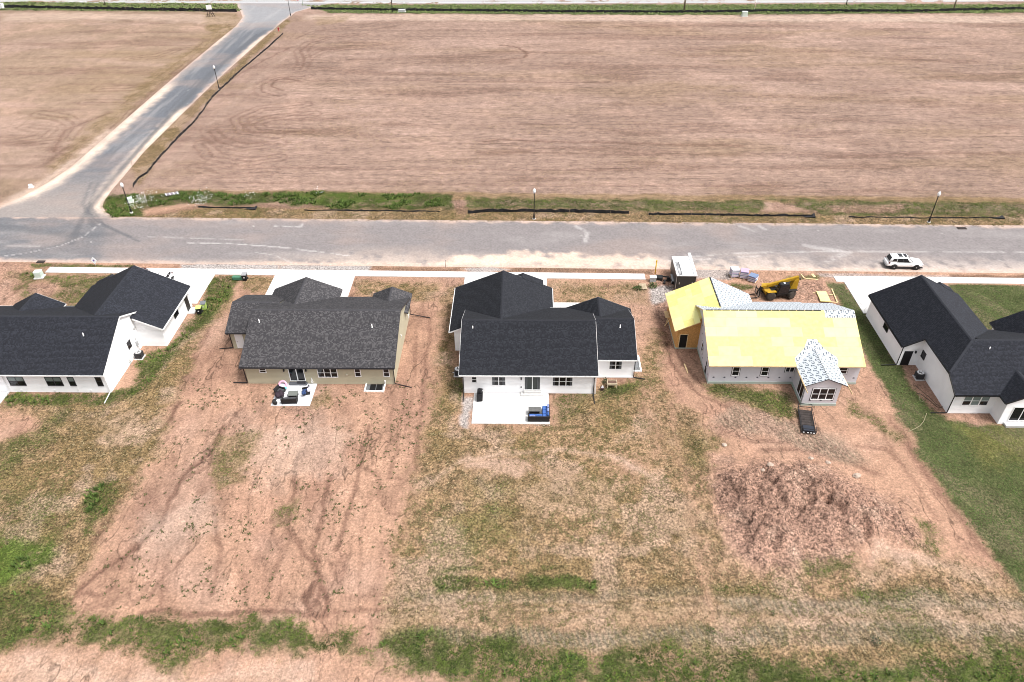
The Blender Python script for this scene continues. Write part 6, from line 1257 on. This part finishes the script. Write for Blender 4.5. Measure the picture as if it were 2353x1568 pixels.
def condenser(loc, label, topm):
    e = thing('air_conditioner', label, 'air conditioner', (*loc, 0))
    MB().cbox((0, 0, .03), (1.0, 1.0, .12)).build('pad', CONC2, e); MB().cbox((0, 0, .48), (.78, .78, .76)).build('casing', mat('condenser_grey', (.06, .06, .065), .5), e, bevel=.04)
    q = MB()
    for k in range(9): q.cbox((0, 0, .16+k*.08), (.80, .80, .018))
    q.build('louvre', BLACK, e); MB().lathe((0, 0, .86), [(.36, 0), (.36, .06), (.30, .07), (.29, .02)], 20).build('fan_ring', topm, e)
    for k in range(4): a = k*math.pi/2+.3; MB().bar((0, 0, .88), (.3*math.cos(a), .3*math.sin(a), .88), .09, .02).build('fan_blade', BLACK, e)
    MB().tube([(-.4, 0, .3), (-.65, .05, .3)], .03).build('line_set', WHP, e)
condenser((-46.35, 69.75), 'dark air conditioner unit against the left house gable wall', mat('light_ring', (.5, .5, .5), .5)); condenser((45.3, 66.7), 'round-topped air conditioner unit by the right house wall', WHP); condenser((-7.75, 66.9), 'air conditioner unit half hidden under the centre house eave', WHP)
def hose(pts, label, r, m, name='garden_hose'):
    c = pts[0]; P_ = []
    for a, b in zip(pts, pts[1:]):
        for k in range(4): P_.append((a[0]+(b[0]-a[0])*k/4, a[1]+(b[1]-a[1])*k/4, .05+.02*math.sin(len(P_)*.8)))
    P_.append((*pts[-1], .05)); o = MB((c[0], c[1], 0)).tube(P_, r, 6).build(name, m, loc=(c[0], c[1], 0), smooth=True); tag(o, label, 'hose')
Z8 = ZG(2680, 1060, .1666); TANH = mat('tan_hose', (.22, .20, .12), .7)
hose([Z8(260,1420), Z8(380,1370), Z8(480,1310), Z8(540,1240), Z8(575,1150), Z8(595,1090)], 'tan hose curving over the lawn by the right house', .035, TANH); hose([Z8(420,730), Z8(500,745), Z8(600,820), Z8(700,900), Z8(790,975), Z8(850,985), Z8(890,960)], 'dark hose along the bare strip beside the right house', .03, mat('dark_hose', (.06, .05, .035), .7)); hose([Z8(395,590), Z8(520,700), Z8(640,790), Z8(760,920), Z8(840,960)], 'second dark hose nearer the right house wall', .025, mat('dark_hose', (.06, .05, .035), .7))
hose([Z8(480,740), Z8(460,830), Z8(500,880), Z8(545,870), Z8(520,830)], 'coiled pale hose end on the lawn edge', .03, TANH); Z5 = ZG(2500, 700, .38261); hose([Z5(205,545), Z5(225,570), Z5(255,585), Z5(285,580), Z5(250,595), Z5(240,615), Z5(265,640), Z5(270,610)], 'grey hose looped on the right driveway', .035, mat('grey_hose', (.3, .3, .3), .6))
# beige house patio
ZP = ZG(780, 1100, .17); WICK = mat('dark_wicker', (.02, .019, .02), .7, var=.4, scale=20); CUSHD = mat('charcoal_cushion', (.05, .05, .055), .9); PT = .09
def sofa(label, loc, rz, wd, dp, cush, name='patio_sofa', n=2):
    e = thing(name, label, 'sofa' if n > 1 else 'armchair', (*loc, PT), rz)
    MB().box(-wd/2, wd/2, -dp/2, dp/2, .1, .32).build('base', WICK, e, bevel=.02); MB().hexa([(-wd/2, -dp/2, .3), (wd/2, -dp/2, .3), (wd/2, -dp/2+.16, .3), (-wd/2, -dp/2+.16, .3)], [(-wd/2, -dp/2-.08, .82), (wd/2, -dp/2-.08, .82), (wd/2, -dp/2+.06, .82), (-wd/2, -dp/2+.06, .82)]).build('backrest', WICK, e, bevel=.02)
    for s in (-1, 1): MB().box(min(s*wd/2, s*(wd/2-.14)), max(s*wd/2, s*(wd/2-.14)), -dp/2+.1, dp/2, .3, .6).build('armrest', WICK, e, bevel=.02)
    for k in range(n): w_ = (wd-.3)/n; MB().box(-wd/2+.15+k*w_+.01, -wd/2+.15+(k+1)*w_-.01, -dp/2+.16, dp/2-.01, .32, .46).build('cushion', cush, e, bevel=.04)
    for s in (-1, 1):
        for t in (-1, 1): MB().cbox((s*(wd/2-.08), t*(dp/2-.08), .06), (.08, .08, .12)).build('leg', BLACK, e)
sofa('dark wicker loveseat with its back to the yard on the beige patio', ZP(535, 640), .06, 1.75, .75, CUSHD); sofa('dark wicker armchair piled with towels on the beige patio', ZP(825, 480), 1.9, .85, .8, mat('navy_cushion', (.03, .05, .12), .9), 'patio_armchair', 1); sofa('armchair under a dark purple cover on the beige patio', ZP(365, 480), -1.9, .95, .85, CUSHD, 'patio_armchair', 1)
def cloth_pile(name, label, loc, r, hgt, m, cat, z=PT, sx=1.0):
    b = bmesh.new(); bmesh.ops.create_icosphere(b, subdivisions=3, radius=1)
    for v in b.verts:
        n = .78+.4*(math.sin(v.co.x*5+v.co.y*3)*.5+.5)*random.uniform(.7, 1.1); v.co = Vector((v.co.x*r*n*sx, v.co.y*r*n, max(v.co.z, -.15)*hgt*n+.15*hgt))
    me = bpy.data.meshes.new(name); b.to_mesh(me); b.free(); me.polygons.foreach_set('use_smooth', [True]*len(me.polygons)); me.materials.append(m); o = bpy.data.objects.new(name, me); COL.objects.link(o); o.location = (*loc, z); tag(o, label, cat); return o
cloth_pile('furniture_cover', 'dark purple cover slumped over the left patio armchair', ZP(360, 500, .4), .55, .42, mat('aubergine_cover', (.028, .018, .026), .8), 'cover', .4); cloth_pile('towel', 'white and lilac towel heaped on the right patio armchair', ZP(870, 420, .6), .3, .4, mat('lilac_towel', (.45, .42, .55), .9, col2=(.75, .75, .8), scale=4), 'towel', .6, .7); cloth_pile('towel', 'navy towel hanging over the right patio armchair', ZP(780, 470, .5), .28, .3, mat('navy_towel', (.025, .05, .13), .9), 'towel', .5)
e = thing('pool_float', 'pink and turquoise inflatable float propped by the patio door', 'pool float', (*ZP(420, 400), PT)); 
def torus(q, c, R_, r, n=22, m=8, tilt=.9):
    ri = []
    for i in range(n):
        a = i*2*math.pi/n; ring = []
        for j in range(m):
            b = j*2*math.pi/m; x, y, z = (R_+r*math.cos(b))*math.cos(a), (R_+r*math.cos(b))*math.sin(a), r*math.sin(b); ring.append(q.P((c[0]+x, c[1]+y*math.cos(tilt)-z*math.sin(tilt), c[2]+y*math.sin(tilt)+z*math.cos(tilt))))
        ri.append(ring)
    for i in range(n):
        for j in range(m): q.f.append((ri[i][j], ri[(i+1) % n][j], ri[(i+1) % n][(j+1) % m], ri[i][(j+1) % m]))
q = MB(); torus(q, (0, 0, .55), .42, .13); q.build('ring', mat('float_pink', (.62, .32, .42), .4), e, smooth=True); MB().lathe((0, -.05, .5), [(.05, -.05), (.36, 0), (.36, .05), (.05, .1)], 16).build('seat_mesh', mat('float_lilac', (.5, .45, .6), .5), e); MB().cbox((.3, -.3, .35), (.45, .3, .35), .3).build('back_cushion', mat('float_turquoise', (.25, .6, .65), .4), e, bevel=.1)
e = thing('fire_table', 'square dark coffee table with grey top on the beige patio', 'table', (*ZP(600, 545), PT), .05); MB().box(-.48, .48, -.38, .38, .05, .5).build('base', WICK, e, bevel=.02); MB().box(-.53, .53, -.43, .43, .5, .56).build('table_top', mat('slate_top', (.13, .14, .13), .4), e, bevel=.015); MB().box(-.56, -.53, -.43, .43, .44, .57).build('edge', BLACK, e)
e = thing('storage_box', 'black storage box below the beige patio door', 'box', (*ZP(740, 335), PT)); MB().box(-.48, .48, -.02, .34, 0, .32).build('body', BLACK, e, bevel=.03); MB().box(-.5, .5, -.04, .36, .32, .38).build('lid', DARKTRIM, e, bevel=.02)
e = thing('side_stool', 'round black stool with white cloth at the patio corner', 'stool', (*ZP(280, 660), PT)); MB().lathe((0, 0, 0), [(.3, 0), (.34, .3), (.3, .45), (.22, .47)], 16).build('seat', WICK, e, smooth=True); MB().hexa([(.28, -.2, .02), (.5, -.15, .02), (.52, .15, .02), (.3, .2, .02)], [(.2, -.16, .49), (.34, -.14, .47), (.34, .14, .47), (.2, .16, .49)]).build('cloth', WHP, e)
# centre patio
ZQ = ZG(1380, 1120, .136)
e = thing('covered_grill', 'barbecue grill under a fitted black cover on the white patio', 'grill', (-5.0, 62.75, PT), 0); GC = mat('black_cover', (.007, .007, .009), .55)
MB().hexa([(-.32, -.72, 0), (.32, -.62, 0), (.32, .72, 0), (-.32, .72, 0)], [(-.3, -.7, .85), (.28, -.55, .85), (.3, .66, .88), (-.3, .66, .88)]).build('cover', GC, e, bevel=.05); MB().hexa([(-.28, -.3, .84), (.27, -.3, .84), (.27, .5, .84), (-.28, .5, .84)], [(-.22, -.2, 1.16), (.12, -.2, 1.12), (.12, .42, 1.12), (-.22, .42, 1.16)]).build('hood', GC, e, bevel=.07); MB().cbox((.29, .2, .9), (.03, .1, .12)).build('label_patch', WHP, e)
BLUE = mat('blue_cushion', (.04, .10, .30), .85, var=.15, scale=6); BLUE2 = mat('light_blue_cushion', (.22, .27, .5), .85)
e = thing('corner_sofa', 'black wicker corner sofa with blue cushions on the white patio', 'sofa', (1.52, 59.4, PT), 0)
MB().box(-1.15, 1.15, -.45, .3, .08, .36).build('base', WICK, e, bevel=.02); MB().box(.4, 1.15, .3, 1.6, .08, .36).build('base', WICK, e, bevel=.02); MB().hexa([(-1.17, -.5, .05), (1.17, -.5, .05), (1.17, -.38, .05), (-1.17, -.38, .05)], [(-1.17, -.56, .8), (1.17, -.56, .8), (1.17, -.42, .8), (-1.17, -.42, .8)]).build('backrest', WICK, e, bevel=.02); MB().box(1.08, 1.2, -.38, 1.6, .3, .78).build('backrest', WICK, e, bevel=.02); MB().box(-1.17, -1.03, -.38, .3, .36, .62).build('armrest', WICK, e, bevel=.02)
for k in range(2): MB().box(-1.02+k*.71, -.33+k*.71, -.36, .28, .36, .5).build('cushion', BLUE, e, bevel=.04); MB().box(-1.0+k*.71, -.35+k*.71, -.44, -.3, .48, .86).build('back_cushion', BLUE2 if k == 0 else BLUE, e, bevel=.05)
for k in range(3): MB().box(.42, 1.05, -.34+k*.65, .29+k*.65, .36, .5).build('cushion', BLUE, e, bevel=.04); MB().box(.94, 1.1, -.3+k*.65, .26+k*.65, .48, .86).build('back_cushion', BLUE2 if k else BLUE, e, bevel=.05)
e = thing('patio_table', 'grey slatted table inside the blue corner sofa', 'table', (1.1, 60.25, PT), 0)
for k in range(6): MB().box(-.68, .68, -.36+k*.12, -.36+k*.12+.112, .62, .66).build('table_slat', mat('table_grey', (.10, .10, .098), .6, var=.2), e)
for sx in (-1, 1):
    for sy in (-1, 1): MB().cbox((sx*.6, sy*.3, .31), (.07, .07, .62)).build('leg', BLACK, e)
MB().box(-.55, .55, -.25, .25, .18, .36).build('shelf', BLACK, e)
for k in range(9):
    p = ZQ(1650+k*40, 1145+(k % 3)*8); s = random.uniform(.07, .11); b = bmesh.new(); bmesh.ops.create_icosphere(b, subdivisions=1, radius=s)
    for v in b.verts: v.co *= random.uniform(.75, 1.2); v.co.z *= .7
    me = bpy.data.meshes.new('edging_stone'); b.to_mesh(me); b.free(); me.materials.append(mat('pale_rock', (.34, .27, .22), .9, var=.25, scale=3)); o = bpy.data.objects.new('edging_stone', me); COL.objects.link(o); o.location = (*p, .06); tag(o, 'small pale stone in the row edging the white patio', 'stone', 'stones edging the white patio')
# raised planter beside the centre house wing
ZN = ZG(1760, 1030, .1084); c = ZN(700, 1255)
e = thing('raised_planter', 'raised timber planter on legs beside the centre house wing', 'planter', (c[0], c[1]+.35, 0), 0); TW = mat('planter_timber', (.50, .42, .30), .8, var=.15)
for b in ((-.55, .55, -.32, -.28), (-.55, .55, .28, .32)): MB().box(*b, .45, .72).build('side_board', TW, e)
for b in ((-.55, -.51, -.28, .28), (.51, .55, -.28, .28)): MB().box(*b, .45, .72).build('end_board', TW, e)
MB().box(-.51, .51, -.28, .28, .5, .66).build('potting_soil', mat('potting_soil', (.10, .06, .045), .95, var=.4, scale=12), e)
for sx in (-1, 1):
    for sy in (-1, 1): MB().cbox((sx*.52, sy*.3, .36), (.07, .07, .74)).build('leg', TW, e)
c = ZN(480, 1180); shrub('shrub', 'dark evergreen shrub between the planter and the house wall', (c[0]+.15, c[1]+.5), .5, .8, [(.03, .05, .025), (.04, .065, .03)], 240)
e = thing('flower_pot', 'dark pot with a small white ornament beside the planter', 'pot', (*ZN(430, 1290), 0)); MB().lathe((0, 0, 0), [(.17, 0), (.24, .3), (.26, .3), (.26, .36), (.2, .34)], 14).build('pot', mat('dark_pot', (.05, .03, .028), .7), e); MB().hexa([(-.14, -.05, .34), (.14, -.05, .34), (.14, .05, .34), (-.14, .05, .34)], [(.02, -.02, .68), (.05, -.02, .68), (.05, .02, .68), (.02, .02, .68)]).build('ornament', WHP, e)
